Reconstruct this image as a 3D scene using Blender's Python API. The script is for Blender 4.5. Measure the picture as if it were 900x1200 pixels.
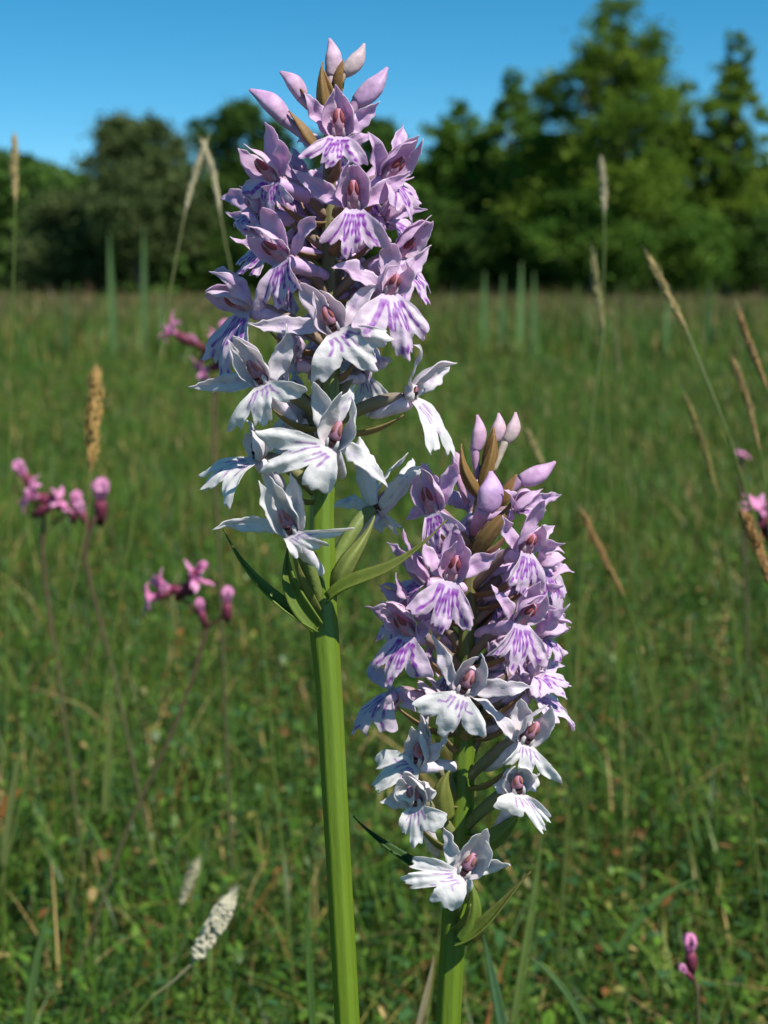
import bpy, math, random
import numpy as np
from mathutils import Vector, Matrix, noise

random.seed(7)
rng = np.random.default_rng(11)
scene = bpy.context.scene
col = scene.collection
for o in list(bpy.data.objects):
    bpy.data.objects.remove(o)

# ------------------------------------------------------------------ camera
FPX = 1700.0                     # focal length in photograph pixels (900 x 1200)
CAM_H = 0.37
PITCH = math.atan((600 - 335) / FPX)
cam_data = bpy.data.cameras.new('camera')
cam = bpy.data.objects.new('camera', cam_data)
col.objects.link(cam)
scene.camera = cam
cam.location = (0, 0, CAM_H)
cam.rotation_euler = (math.pi / 2 - PITCH, 0, 0)
cam_data.sensor_fit = 'VERTICAL'
cam_data.sensor_height = 32.0
cam_data.sensor_width = 24.0
cam_data.lens = FPX / 1200 * 32.0
cam_data.clip_start = 0.01
cam_data.clip_end = 2000
cam_data.dof.use_dof = True
cam_data.dof.focus_distance = 0.293
cam_data.dof.aperture_fstop = (cam_data.lens / 1000) / 0.0021
scene.render.resolution_x = 768
scene.render.resolution_y = 1024

# ------------------------------------------------------------------ sky and sun
SUN_EL, SUN_AZ = math.radians(54), math.radians(50)   # azimuth: from behind the camera towards the right
to_sun = Vector((math.cos(SUN_EL) * math.sin(SUN_AZ), -math.cos(SUN_EL) * math.cos(SUN_AZ), math.sin(SUN_EL)))
world = bpy.data.worlds.new('World')
scene.world = world
world.use_nodes = True
wn = world.node_tree
wn.nodes.clear()
sky = wn.nodes.new('ShaderNodeTexSky')
sky.sky_type = 'NISHITA'
sky.sun_disc = False
sky.sun_elevation = SUN_EL
sky.sun_rotation = math.atan2(to_sun.x, to_sun.y)
sky.altitude = 4000
sky.air_density = 1.0
sky.dust_density = 0.0
sky.ozone_density = 3.0
hsv = wn.nodes.new('ShaderNodeHueSaturation')
hsv.inputs['Hue'].default_value = 0.479
hsv.inputs['Saturation'].default_value = 1.34
hsv.inputs['Value'].default_value = 1.0
bg = wn.nodes.new('ShaderNodeBackground')
bg.inputs['Strength'].default_value = 0.080
wo = wn.nodes.new('ShaderNodeOutputWorld')
wn.links.new(sky.outputs[0], hsv.inputs['Color'])
wn.links.new(hsv.outputs[0], bg.inputs['Color'])
wn.links.new(bg.outputs[0], wo.inputs['Surface'])
sd = bpy.data.lights.new('sun', 'SUN')
sd.energy = 4.0
sd.angle = math.radians(0.5)
sd.color = (1.0, 0.95, 0.86)
sun = bpy.data.objects.new('sun', sd)
sun.rotation_euler = (-to_sun).to_track_quat('-Z', 'Y').to_euler()
sun.location = (1, -1, 3)
col.objects.link(sun)
scene.view_settings.view_transform = 'Standard'
scene.view_settings.look = 'None'
scene.view_settings.exposure = 0.74
scene.view_settings.gamma = 1.0
scene.view_settings.use_curve_mapping = False

# ------------------------------------------------------------------ coordinates
CR = Vector((1, 0, 0))
CF = Vector((0, math.cos(PITCH), -math.sin(PITCH)))
CU = Vector((0, math.sin(PITCH), math.cos(PITCH)))
CP = Vector((0, 0, CAM_H))

def at(px, py, d):
    """world point seen at photograph pixel (px, py), d metres along the view axis"""
    return CP + CF * d + CR * ((px - 450) / FPX * d) + CU * ((600 - py) / FPX * d)

# ------------------------------------------------------------------ materials
def new_mat(name):
    m = bpy.data.materials.new(name)
    m.use_nodes = True
    nt = m.node_tree
    nt.nodes.clear()
    return m, nt

def leafy(name, transl=0.35, rough=0.5, spec=0.3, bump=0.0, bump_scale=2000.0, color=None, var=0.0, var_scale=30.0,
          tgain=(1, 1, 1), stretch=(1, 1, 1), sheen=0.0):
    """thin plant tissue: colour attribute (or a flat colour), part of the light goes through"""
    m, nt = new_mat(name)
    N, L = nt.nodes, nt.links
    if color is None:
        c = N.new('ShaderNodeAttribute'); c.attribute_name = 'Col'
        cs = c.outputs['Color']
    else:
        c = N.new('ShaderNodeRGB'); c.outputs[0].default_value = (*color, 1)
        cs = c.outputs[0]
    tc = N.new('ShaderNodeTexCoord')
    mp = N.new('ShaderNodeMapping'); mp.inputs['Scale'].default_value = stretch
    L.new(tc.outputs['Object'], mp.inputs['Vector'])
    if var > 0:
        nz = N.new('ShaderNodeTexNoise'); nz.inputs['Scale'].default_value = var_scale; nz.inputs['Detail'].default_value = 4
        L.new(mp.outputs[0], nz.inputs['Vector'])
        mr = N.new('ShaderNodeMapRange')
        mr.inputs[1].default_value = 0.25; mr.inputs[2].default_value = 0.75
        mr.inputs[3].default_value = 1 - var; mr.inputs[4].default_value = 1 + var
        L.new(nz.outputs['Fac'], mr.inputs[0])
        mx = N.new('ShaderNodeVectorMath'); mx.operation = 'SCALE'
        L.new(cs, mx.inputs[0]); L.new(mr.outputs[0], mx.inputs['Scale'])
        cs = mx.outputs[0]
    p = N.new('ShaderNodeBsdfPrincipled')
    p.inputs['Roughness'].default_value = rough
    p.inputs['Specular IOR Level'].default_value = spec
    if sheen: p.inputs['Sheen Weight'].default_value = sheen
    L.new(cs, p.inputs['Base Color'])
    t = N.new('ShaderNodeBsdfTranslucent')
    tg = N.new('ShaderNodeVectorMath'); tg.operation = 'MULTIPLY'; tg.inputs[1].default_value = tgain
    L.new(cs, tg.inputs[0]); L.new(tg.outputs[0], t.inputs['Color'])
    if bump > 0:
        nb = N.new('ShaderNodeTexNoise'); nb.inputs['Scale'].default_value = bump_scale; nb.inputs['Detail'].default_value = 3
        L.new(mp.outputs[0], nb.inputs['Vector'])
        b = N.new('ShaderNodeBump'); b.inputs['Strength'].default_value = bump; b.inputs['Distance'].default_value = 0.0004
        L.new(nb.outputs['Fac'], b.inputs['Height'])
        L.new(b.outputs[0], p.inputs['Normal']); L.new(b.outputs[0], t.inputs['Normal'])
    mix = N.new('ShaderNodeMixShader'); mix.inputs[0].default_value = transl
    L.new(p.outputs[0], mix.inputs[1]); L.new(t.outputs[0], mix.inputs[2])
    out = N.new('ShaderNodeOutputMaterial')
    L.new(mix.outputs[0], out.inputs['Surface'])
    return m

M = {}
M['petal'] = leafy('petal_tissue', 0.44, 0.42, 0.3, bump=0.22, bump_scale=2200, var=0.06, var_scale=500)
M['anther'] = leafy('anther_tissue', 0.08, 0.6, 0.12, bump=0.2, bump_scale=1500, var=0.15, var_scale=900)
M['bud'] = leafy('bud_tissue', 0.15, 0.48, 0.3, bump=0.25, bump_scale=900, var=0.3, var_scale=380)
M['green'] = leafy('stem_tissue', 0.12, 0.36, 0.45, bump=0.3, bump_scale=1400, var=0.10, var_scale=250, stretch=(1, 1, 0.12))
M['bract'] = leafy('bract_tissue', 0.30, 0.48, 0.25, bump=0.3, bump_scale=900, var=0.14, var_scale=260)
M['grass'] = leafy('grass_blade_tissue', 0.26, 0.42, 0.2)
M['seed'] = leafy('seed_head_tissue', 0.25, 0.6, 0.2)
M['pink'] = leafy('pink_petal_tissue', 0.35, 0.45, 0.25)
M['leaf'] = leafy('tree_leaf_tissue', 0.40, 0.6, 0.08)

def bark():
    m, nt = new_mat('bark')
    N, L = nt.nodes, nt.links
    tc = N.new('ShaderNodeTexCoord')
    nz = N.new('ShaderNodeTexNoise'); nz.inputs['Scale'].default_value = 9; nz.inputs['Detail'].default_value = 6
    L.new(tc.outputs['Object'], nz.inputs['Vector'])
    r = N.new('ShaderNodeValToRGB')
    r.color_ramp.elements[0].color = (0.03, 0.024, 0.018, 1); r.color_ramp.elements[1].color = (0.13, 0.11, 0.085, 1)
    p = N.new('ShaderNodeBsdfPrincipled'); p.inputs['Roughness'].default_value = 0.9
    b = N.new('ShaderNodeBump'); b.inputs['Strength'].default_value = 0.6
    L.new(nz.outputs['Fac'], r.inputs[0]); L.new(r.outputs[0], p.inputs['Base Color'])
    L.new(nz.outputs['Fac'], b.inputs['Height']); L.new(b.outputs[0], p.inputs['Normal'])
    o = N.new('ShaderNodeOutputMaterial'); L.new(p.outputs[0], o.inputs['Surface'])
    return m
M['bark'] = bark()

def ground_mat():
    m, nt = new_mat('meadow_soil')
    N, L = nt.nodes, nt.links
    tc = N.new('ShaderNodeTexCoord')
    n1 = N.new('ShaderNodeTexNoise'); n1.inputs['Scale'].default_value = 0.35; n1.inputs['Detail'].default_value = 8
    n2 = N.new('ShaderNodeTexNoise'); n2.inputs['Scale'].default_value = 45; n2.inputs['Detail'].default_value = 8
    for n in (n1, n2): L.new(tc.outputs['Object'], n.inputs['Vector'])
    r1 = N.new('ShaderNodeValToRGB')
    e = r1.color_ramp.elements
    e[0].position = 0.35; e[0].color = (0.070, 0.090, 0.018, 1)
    e[1].position = 0.7; e[1].color = (0.105, 0.095, 0.035, 1)
    r2 = N.new('ShaderNodeValToRGB')
    e = r2.color_ramp.elements
    e[0].position = 0.3; e[0].color = (0.35, 0.30, 0.22, 1)
    e[1].position = 0.7; e[1].color = (1.15, 1.1, 1.0, 1)
    L.new(n1.outputs['Fac'], r1.inputs[0]); L.new(n2.outputs['Fac'], r2.inputs[0])
    mx = N.new('ShaderNodeVectorMath'); mx.operation = 'MULTIPLY'
    L.new(r1.outputs[0], mx.inputs[0]); L.new(r2.outputs[0], mx.inputs[1])
    p = N.new('ShaderNodeBsdfPrincipled'); p.inputs['Roughness'].default_value = 0.95
    p.inputs['Specular IOR Level'].default_value = 0.1
    L.new(mx.outputs[0], p.inputs['Base Color'])
    b = N.new('ShaderNodeBump'); b.inputs['Strength'].default_value = 0.8; b.inputs['Distance'].default_value = 0.01
    L.new(n2.outputs['Fac'], b.inputs['Height']); L.new(b.outputs[0], p.inputs['Normal'])
    o = N.new('ShaderNodeOutputMaterial'); L.new(p.outputs[0], o.inputs['Surface'])
    return m
M['ground'] = ground_mat()

# ------------------------------------------------------------------ mesh helpers
def lerp(a, b, t): return a + (b - a) * t
def mixc(a, b, t): return tuple(x + (y - x) * t for x, y in zip(a, b))

class MB:
    """collects vertices, faces and vertex colours of one mesh"""
    def __init__(s): s.v, s.f, s.c = [], [], []
    def add(s, v, f, c):
        k = len(s.v)
        s.v += [tuple(p) for p in v]
        s.f += [tuple(i + k for i in q) for q in f]
        if len(c) == 3 and not hasattr(c[0], '__len__'): c = [c] * len(v)
        s.c += [tuple(q) for q in c]
    def build(s, name, mat, parent=None, origin=None, solid=0.0, subsurf=0):
        """vertices are world points; origin is where the object sits"""
        if origin is None: origin = Vector((0, 0, 0))
        origin = Vector(origin)
        me = bpy.data.meshes.new(name)
        me.from_pydata([(p[0] - origin.x, p[1] - origin.y, p[2] - origin.z) for p in s.v], [], s.f)
        at_ = me.attributes.new('Col', 'FLOAT_COLOR', 'POINT')
        at_.data.foreach_set('color', [x for c in s.c for x in (c[0], c[1], c[2], 1.0)])
        me.polygons.foreach_set('use_smooth', [True] * len(me.polygons))
        me.materials.append(mat)
        o = bpy.data.objects.new(name, me)
        col.objects.link(o)
        if parent is not None:
            o.parent = parent
            o.location = origin - worldloc(parent)
        else:
            o.location = origin
        o['_w'] = tuple(origin)
        if solid > 0:
            md = o.modifiers.new('thickness', 'SOLIDIFY'); md.thickness = solid; md.offset = 0
        if subsurf:
            md = o.modifiers.new('smooth', 'SUBSURF'); md.levels = subsurf; md.render_levels = subsurf
        return o

def worldloc(o): return Vector(o['_w'])

def empty(name, loc, label, cat, group=None):
    o = bpy.data.objects.new(name, None)
    col.objects.link(o)
    o.empty_display_size = 0.01
    o.location = loc
    o['_w'] = tuple(loc)
    tag(o, label, cat, group)
    return o

def tag(o, label=None, cat=None, group=None, kind=None):
    if label: o['label'] = label
    if cat: o['category'] = cat
    if group: o['group'] = group
    if kind: o['kind'] = kind
    return o

def bez(p0, p1, p2, p3, t):
    u = 1 - t
    return p0 * (u * u * u) + p1 * (3 * u * u * t) + p2 * (3 * u * t * t) + p3 * (t * t * t)
def bezd(p0, p1, p2, p3, t):
    u = 1 - t
    return (p1 - p0) * (3 * u * u) + (p2 - p1) * (6 * u * t) + (p3 - p2) * (3 * t * t)

def ribbon(mb, P, nrm, wf, colf, cup=0.0, wave=0.0, wk=9.0, ph=0.0, nu=18, nv=8, twist=0.0, ridge=0.0, hook=0.0, crum=0.0):
    """a leaf, sepal or petal along the cubic P; wf(t) half width, cup curls the sides towards nrm"""
    vs, fs, cs = [], [], []
    for i in range(nu + 1):
        t = i / nu
        c = bez(*P, t)
        T = bezd(*P, min(max(t, 0.01), 0.99)).normalized()
        S = T.cross(nrm)
        if S.length < 1e-6: S = T.cross(CU)
        S.normalize()
        n = S.cross(T).normalized()
        if twist:
            q = Matrix.Rotation(twist * t, 3, T); S = q @ S; n = q @ n
        if hook: c = c + n * (hook * max(0, (t - .62) / .38) ** 2) + S * (hook * .5 * max(0, (t - .7) / .3) ** 2)
        w = wf(t)
        for j in range(nv + 1):
            s = -1 + 2 * j / nv
            off = n * (cup * w * s * s + wave * math.sin(wk * t + ph + (1.9 if s > 0 else 0)) * abs(s) ** 2 * math.sin(math.pi * min(1, t * 1.1)))
            off -= n * (ridge * max(0.0, 1 - abs(s) * 3.0) * math.sin(math.pi * t))
            p = c + S * (w * s) + off
            if crum:
                g_ = crum * (1 - .5 * max(0, .3 - t) / .3)
                p = p + n * (g_ * noise.noise(p * 420 + Vector((ph, 3.1, 0)))) + S * (g_ * .7 * abs(s) * noise.noise(p * 700 + Vector((0, ph, 7)))) * (1 if t < .95 else .3)
            vs.append(p)
            cs.append(colf(t, s))
    for i in range(nu):
        for j in range(nv):
            a = i * (nv + 1) + j
            fs.append((a, a + 1, a + nv + 2, a + nv + 1))
    mb.add(vs, fs, cs)

def tube(mb, pts, rads, colf, sides=10, ridges=0, ramp=0.0, cap=True, twist=0.0):
    """a round stalk through pts; rads per point"""
    n = len(pts)
    vs, fs, cs = [], [], []
    ref = None
    for i in range(n):
        T = (pts[min(i + 1, n - 1)] - pts[max(i - 1, 0)]).normalized()
        if ref is None:
            ref = Vector((1, 0, 0)) if abs(T.x) < 0.8 else Vector((0, 1, 0))
        A = (ref - T * ref.dot(T)).normalized()
        B = T.cross(A)
        ref = A
        for j in range(sides):
            a = 2 * math.pi * j / sides
            r = rads[i] * (1 + ramp * math.cos(ridges * a + twist * i / n) if ridges else 1)
            vs.append(pts[i] + (A * math.cos(a) + B * math.sin(a)) * r)
            cs.append(colf(i / max(1, n - 1), a))
    for i in range(n - 1):
        for j in range(sides):
            k = (j + 1) % sides
            fs.append((i * sides + j, i * sides + k, (i + 1) * sides + k, (i + 1) * sides + j))
    if cap:
        fs.append(tuple(range(sides - 1, -1, -1)))
        fs.append(tuple((n - 1) * sides + j for j in range(sides)))
    mb.add(vs, fs, cs)

def curve_pts(P, n):
    return [bez(*P, i / (n - 1)) for i in range(n)]

def catmull(pts, n):
    """smooth polyline through the given points"""
    out = []
    k = len(pts) - 1
    for i in range(n):
        u = i / (n - 1) * k
        a = min(int(u), k - 1); t = u - a
        p0 = pts[max(a - 1, 0)]; p1 = pts[a]; p2 = pts[a + 1]; p3 = pts[min(a + 2, k)]
        out.append(0.5 * ((2 * p1) + (p2 - p0) * t + (2 * p0 - 5 * p1 + 4 * p2 - p3) * t * t + (3 * p1 - p0 - 3 * p2 + p3) * t ** 3))
    return out

# ------------------------------------------------------------------ ground
def hump(x, y):
    return 0.0
gm = bpy.data.meshes.new('ground')
gm.from_pydata([(-600, -200, 0), (600, -200, 0), (600, 1200, 0), (-600, 1200, 0)], [], [(0, 1, 2, 3)])
gm.materials.append(M['ground'])
go = bpy.data.objects.new('ground', gm)
col.objects.link(go)
tag(go, 'flat meadow ground under the grass', kind='structure')

# ------------------------------------------------------------------ grass (stuff)
def grass_mesh(name, n, dmin, dmax, hfun, wfun, segs, colfun, label, dpow=1.0, spread=(0.42, 0.35), leanf=0.6, floor=0.0):
    u = rng.random(n)
    # distance distribution: density falls off with distance
    a = 1 - dpow
    if abs(dpow - 1) < 1e-6: d = dmin * (dmax / dmin) ** u
    else: d = (dmin ** a + (dmax ** a - dmin ** a) * u) ** (1 / a)
    x = (rng.random(n) * 2 - 1) * (spread[0] * d + spread[1])
    y = d
    # loose tussocks
    g = np.sin(x * 7.3 / np.maximum(0.5, d * .5) + 1.3 * np.sin(y * 5.1)) * np.cos(y * 6.7 / np.maximum(0.5, d * .5))
    h = hfun(n, d) * (1 + 0.25 * g)
    w = wfun(n, d)
    ang = rng.random(n) * 2 * math.pi
    lean = np.abs(rng.normal(0, leanf, n)) * h
    dx, dy = np.cos(ang) * lean, np.sin(ang) * lean
    fa = ang + math.pi / 2 + rng.normal(0, 0.5, n)
    sx, sy = np.cos(fa), np.sin(fa)
    c = colfun(n, d, x)
    V = np.zeros((n, 2 * segs + 1, 3), np.float32)
    for s in range(segs):
        t = s / segs
        ww = w * 0.5 * (1 - t ** 2.2) * (0.7 + 0.6 * min(t * 2, 0.5))
        cx = x + dx * t * t; cy = y + dy * t * t; cz = floor + h * (t - 0.25 * (lean / np.maximum(h, 1e-5)) * t * t)
        V[:, 2 * s, 0] = cx - sx * ww; V[:, 2 * s, 1] = cy - sy * ww; V[:, 2 * s, 2] = cz
        V[:, 2 * s + 1, 0] = cx + sx * ww; V[:, 2 * s + 1, 1] = cy + sy * ww; V[:, 2 * s + 1, 2] = cz
    V[:, -1, 0] = x + dx; V[:, -1, 1] = y + dy; V[:, -1, 2] = floor + h * (1 - 0.25 * lean / np.maximum(h, 1e-5))
    V[:, :, 2] = np.maximum(V[:, :, 2], 0.001)
    nv = 2 * segs + 1
    base = np.arange(n)[:, None] * nv
    quads = np.concatenate([base + np.array([2 * s, 2 * s + 1, 2 * s + 3, 2 * s + 2])[None] for s in range(segs - 1)], 1).reshape(-1, 4) if segs > 1 else np.zeros((0, 4), int)
    tris = base + np.array([2 * segs - 2, 2 * segs - 1, 2 * segs])[None]
    return big_mesh(name, V.reshape(-1, 3), quads, tris, np.repeat(c, nv, 0), M['grass'], label)

def big_mesh(name, V, quads, tris, C, mat, label=None, parent=None, kind='stuff', origin=(0, 0, 0)):
    me = bpy.data.meshes.new(name)
    nq, nt = len(quads), len(tris)
    me.vertices.add(len(V)); me.vertices.foreach_set('co', np.ascontiguousarray(V - np.array(origin, np.float32), dtype=np.float32).ravel())
    me.loops.add(nq * 4 + nt * 3)
    me.loops.foreach_set('vertex_index', np.concatenate([quads.ravel(), tris.ravel()]).astype(np.int32))
    me.polygons.add(nq + nt)
    me.polygons.foreach_set('loop_start', np.concatenate([np.arange(nq) * 4, nq * 4 + np.arange(nt) * 3]).astype(np.int32))
    me.polygons.foreach_set('use_smooth', np.ones(nq + nt, bool))
    me.update(calc_edges=True)
    a = me.attributes.new('Col', 'FLOAT_COLOR', 'POINT')
    C4 = np.ones((len(V), 4), np.float32); C4[:, :3] = C
    a.data.foreach_set('color', C4.ravel())
    me.materials.append(mat)
    o = bpy.data.objects.new(name, me)
    col.objects.link(o)
    o['_w'] = tuple(origin)
    if parent is not None:
        o.parent = parent; o.location = Vector(origin) - worldloc(parent)
    else:
        o.location = origin
    if kind: o['kind'] = kind
    if label: o['label'] = label
    return o

PAL = np.array([[0.056, 0.127, 0.015], [0.087, 0.17, 0.018], [0.04, 0.094, 0.015], [0.128, 0.212, 0.032], [0.047, 0.116, 0.034], [0.222, 0.201, 0.049], [0.445, 0.316, 0.125], [0.209, 0.097, 0.03]])
def pal(n, p):
    k = rng.choice(len(PAL), n, p=np.array(p) / sum(p))
    return PAL[k] * (0.6 + 0.8 * rng.random((n, 1)))
grass = grass_mesh('grass', 62000, 0.16, 1.7,
    lambda n, d: rng.uniform(0.025, 0.065, n) * (1 + 0.6 * (rng.random(n) > 0.95)),
    lambda n, d: rng.uniform(0.0008, 0.0026, n), 4,
    lambda n, d, x: pal(n, [5, 5, 6, 3.5, 3.5, 1.0, 1.3, 0.9]),
    'short green meadow grass in front of and around the orchid stems', dpow=0.2, leanf=0.95)
grass['category'] = 'grass'
g2 = grass_mesh('grass', 130000, 1.6, 7.0,
    lambda n, d: rng.uniform(0.03, 0.085, n), lambda n, d: rng.uniform(0.0012, 0.0027, n) * np.sqrt(d / 1.6), 3,
    lambda n, d, x: pal(n, [5, 5, 4, 3, 2, 1.5, 1.0, 0.6]),
    'soft blurred green grass of the open meadow beyond', dpow=0.35, leanf=0.85)
g2['category'] = 'grass'
def farcol(n, d, x):
    c = pal(n, [5, 5, 4, 3, 2, 2, 1.4, 1.0])
    t = np.clip((d - 8) / 14, 0, 1)[:, None] * (rng.random((n, 1)) < 0.5)
    return c * (1 - t) + np.array([[0.20, 0.135, 0.075]]) * t * (0.7 + 0.6 * rng.random((n, 1)))
g3 = grass_mesh('grass', 90000, 6.5, 46.0,
    lambda n, d: rng.uniform(0.06, 0.16, n) * (1 + d / 60) * (1 + 1.1 * (rng.random(n) > .97)), lambda n, d: 0.004 + 0.0006 * d, 2, farcol,
    'brownish green distant grass reaching the trees', dpow=0.6, spread=(0.40, 1.0), leanf=0.4)
g3['category'] = 'grass'

# little round leaves low among the near grass
def ground_leaves(n):
    d = 0.3 + 1.7 * rng.random(n) ** 1.3
    x = (rng.random(n) * 2 - 1) * (0.42 * d + 0.3)
    z = rng.uniform(0.006, 0.05, n)
    L = rng.uniform(0.002, 0.0052, n); W = L * rng.uniform(0.35, 0.7, n)
    a = rng.random(n) * 2 * math.pi; tilt = rng.normal(0, 0.5, n)
    ux, uy, uz = np.cos(a) * np.cos(tilt), np.sin(a) * np.cos(tilt), np.sin(tilt)
    vx, vy = -np.sin(a), np.cos(a)
    prof = [(-1, 0), (-.4, .8), (.3, 1), (.8, .5), (1, 0), (.8, -.5), (.3, -1), (-.4, -.8)]
    V = np.zeros((n, 8, 3), np.float32)
    for k, (p, q) in enumerate(prof):
        V[:, k, 0] = x + ux * p * L + vx * q * W
        V[:, k, 1] = d + uy * p * L + vy * q * W
        V[:, k, 2] = np.maximum(0.001, z + uz * p * L + 0.25 * abs(q) * W)
    b = np.arange(n)[:, None] * 8
    quads = np.concatenate([b + np.array([0, 1, 7, 7])[None] * 0 + np.array([1, 2, 6, 7])[None], b + np.array([2, 3, 5, 6])[None]], 1).reshape(-1, 4)
    tris = np.concatenate([b + np.array([0, 1, 7])[None], b + np.array([3, 4, 5])[None]], 1).reshape(-1, 3)
    c = pal(n, [4, 5, 4, 3, 3, .6, .3, .8])
    o = big_mesh('ground_cover', V.reshape(-1, 3), quads, tris, np.repeat(c, 8, 0), M['grass'], 'tiny broad green leaves low among the near grass')
    o['category'] = 'ground cover'
ground_leaves(34000)

# ------------------------------------------------------------------ trees
def make_tree(name, label, px, d, top_px, half_px, base_px, palette, leaves=9000, leaf=0.10, shape='round', group='trees along the meadow edge', seed=0, lean=0.0, fill=1.0):
    """crown from base_px up to top_px (photograph rows); half_px = half width of the crown in photograph pixels"""
    R = np.random.default_rng(seed)
    m = d / FPX
    bx = (px - 450) * m
    H = (335 - top_px) * m + CAM_H
    zb = max(0.15, (335 - base_px) * m + CAM_H)
    W = half_px * m
    root = empty(name, (bx, d, 0), label, 'tree' if 'tree' in name else 'bush', group)
    mb = MB()
    brown = lambda t, a: (0.1, 0.08, 0.06)
    trunk_top = Vector((bx + lean * H, d, zb + (H - zb) * 0.8))
    mid = Vector((bx + lean * H * .3 + W * .04, d, zb + (H - zb) * 0.35))
    tp = catmull([Vector((bx, d, -0.05)), Vector((bx - W * .03, d, zb)), mid, trunk_top], 10)
    r0 = 0.022 * H + 0.02
    tube(mb, tp, [r0 * (1 - 0.85 * i / 9) for i in range(10)], brown, 8)
    mb.build('trunk', M['bark'], root, (bx, d, 0))
    # limbs with leaf clumps at their ends
    leaves = int(leaves * 2.4); leaf *= .62
    ncl = max(40, int(leaves / 130))
    cent = []
    lb = MB()
    for k in range(ncl):
        f = (k + R.random()) / ncl
        z = zb + (H - zb) * (0.02 + 0.97 * f ** 0.85)
        tt = (z - zb) / (H - zb)
        if shape == 'round': env = math.sin(math.pi * min(1, 0.12 + 0.84 * tt)) ** 0.6
        elif shape == 'cone': env = (1 - tt) ** 0.8 * min(1, 0.75 + tt * 2) + 0.16
        elif shape == 'spire': env = 1.0 if tt < .55 else (lerp(1.05, .88, (tt - .55) / .21) if tt < .76 else lerp(.62, .22, (tt - .76) / .24))
        else: env = (0.5 + 0.7 * math.sin(math.pi * min(1, 0.25 + 0.75 * tt)) ** 0.8) * (1 - tt ** 5)
        a = R.random() * 2 * math.pi
        env *= 0.75 + .3 * math.sin(a * 3 + seed + 4 * tt) + .3 * R.random()
        rr = W * env * math.sqrt(0.15 + 0.85 * R.random())
        p = np.array([bx + lean * H * tt + rr * math.cos(a), d + rr * math.sin(a) * 0.8, z])
        cent.append((p, W * (0.13 + 0.13 * R.random()) * (1.4 - (.75 if shape == 'round' else .95) * tt) * fill))
        if k % 6 == 0 and tt < 0.9:
            i0 = min(8, max(1, int(1 + tt * 7)))
            s = tp[i0]; e = Vector(p)
            e.z = max(e.z, s.z * 0.6)
            tube(lb, [s, s.lerp(e, 0.5) + Vector((0, 0, -0.04 * H * .3)), e], [r0 * .3, r0 * .2, r0 * .05], brown, 5)
    if lb.v: lb.build('limbs', M['bark'], root, (bx, d, 0))
    P = np.array([c[0] for c in cent]); S = np.array([c[1] for c in cent])
    kw = np.array([1.0 if shape == 'round' else max(.12, 1 - 1.5 * max(0, (c_[0][2] - zb) / (H - zb) - .72) / .28) for c_ in cent])
    k = R.choice(ncl, leaves, p=kw / kw.sum())
    dirs = R.normal(0, 1, (leaves, 3)); dirs /= np.linalg.norm(dirs, axis=1)[:, None]
    rad = S[k] * np.abs(R.normal(0.7, 0.55, leaves))
    pos = P[k] + dirs * rad[:, None] * np.array([1.15, 1.1, 0.8])
    pos[:, 2] = np.maximum(pos[:, 2], 0.03)
    pal_ = np.array(palette)
    cl_shade = pal_[R.integers(0, len(pal_), ncl)]
    C = cl_shade[k] * (0.75 + 0.5 * R.random((leaves, 1)))
    leaf_quads('crown', pos, leaf * (0.6 + 0.8 * R.random(leaves)), C, root, (bx, d, 0), R)
    return root

def leaf_quads(name, pos, size, C, parent, origin, R, kind=None, label=None):
    n = len(pos)
    nrm = R.normal(0, 1, (n, 3)) + np.array([0, 0, 0.7]); nrm /= np.linalg.norm(nrm, axis=1)[:, None]
    a = np.cross(nrm, R.normal(0, 1, (n, 3))); a /= np.linalg.norm(a, axis=1)[:, None] + 1e-9
    b = np.cross(nrm, a)
    V = np.zeros((n, 4, 3), np.float32)
    s = size[:, None]
    V[:, 0] = pos - a * s; V[:, 1] = pos - b * s * 0.5; V[:, 2] = pos + a * s; V[:, 3] = pos + b * s * 0.5
    V[:, :, 2] = np.maximum(V[:, :, 2], 0.01)
    quads = (np.arange(n)[:, None] * 4 + np.arange(4)[None])
    return big_mesh(name, V.reshape(-1, 3), quads, np.zeros((0, 3), int), np.repeat(C, 4, 0), M['leaf'], label, parent, kind, origin)

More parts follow.
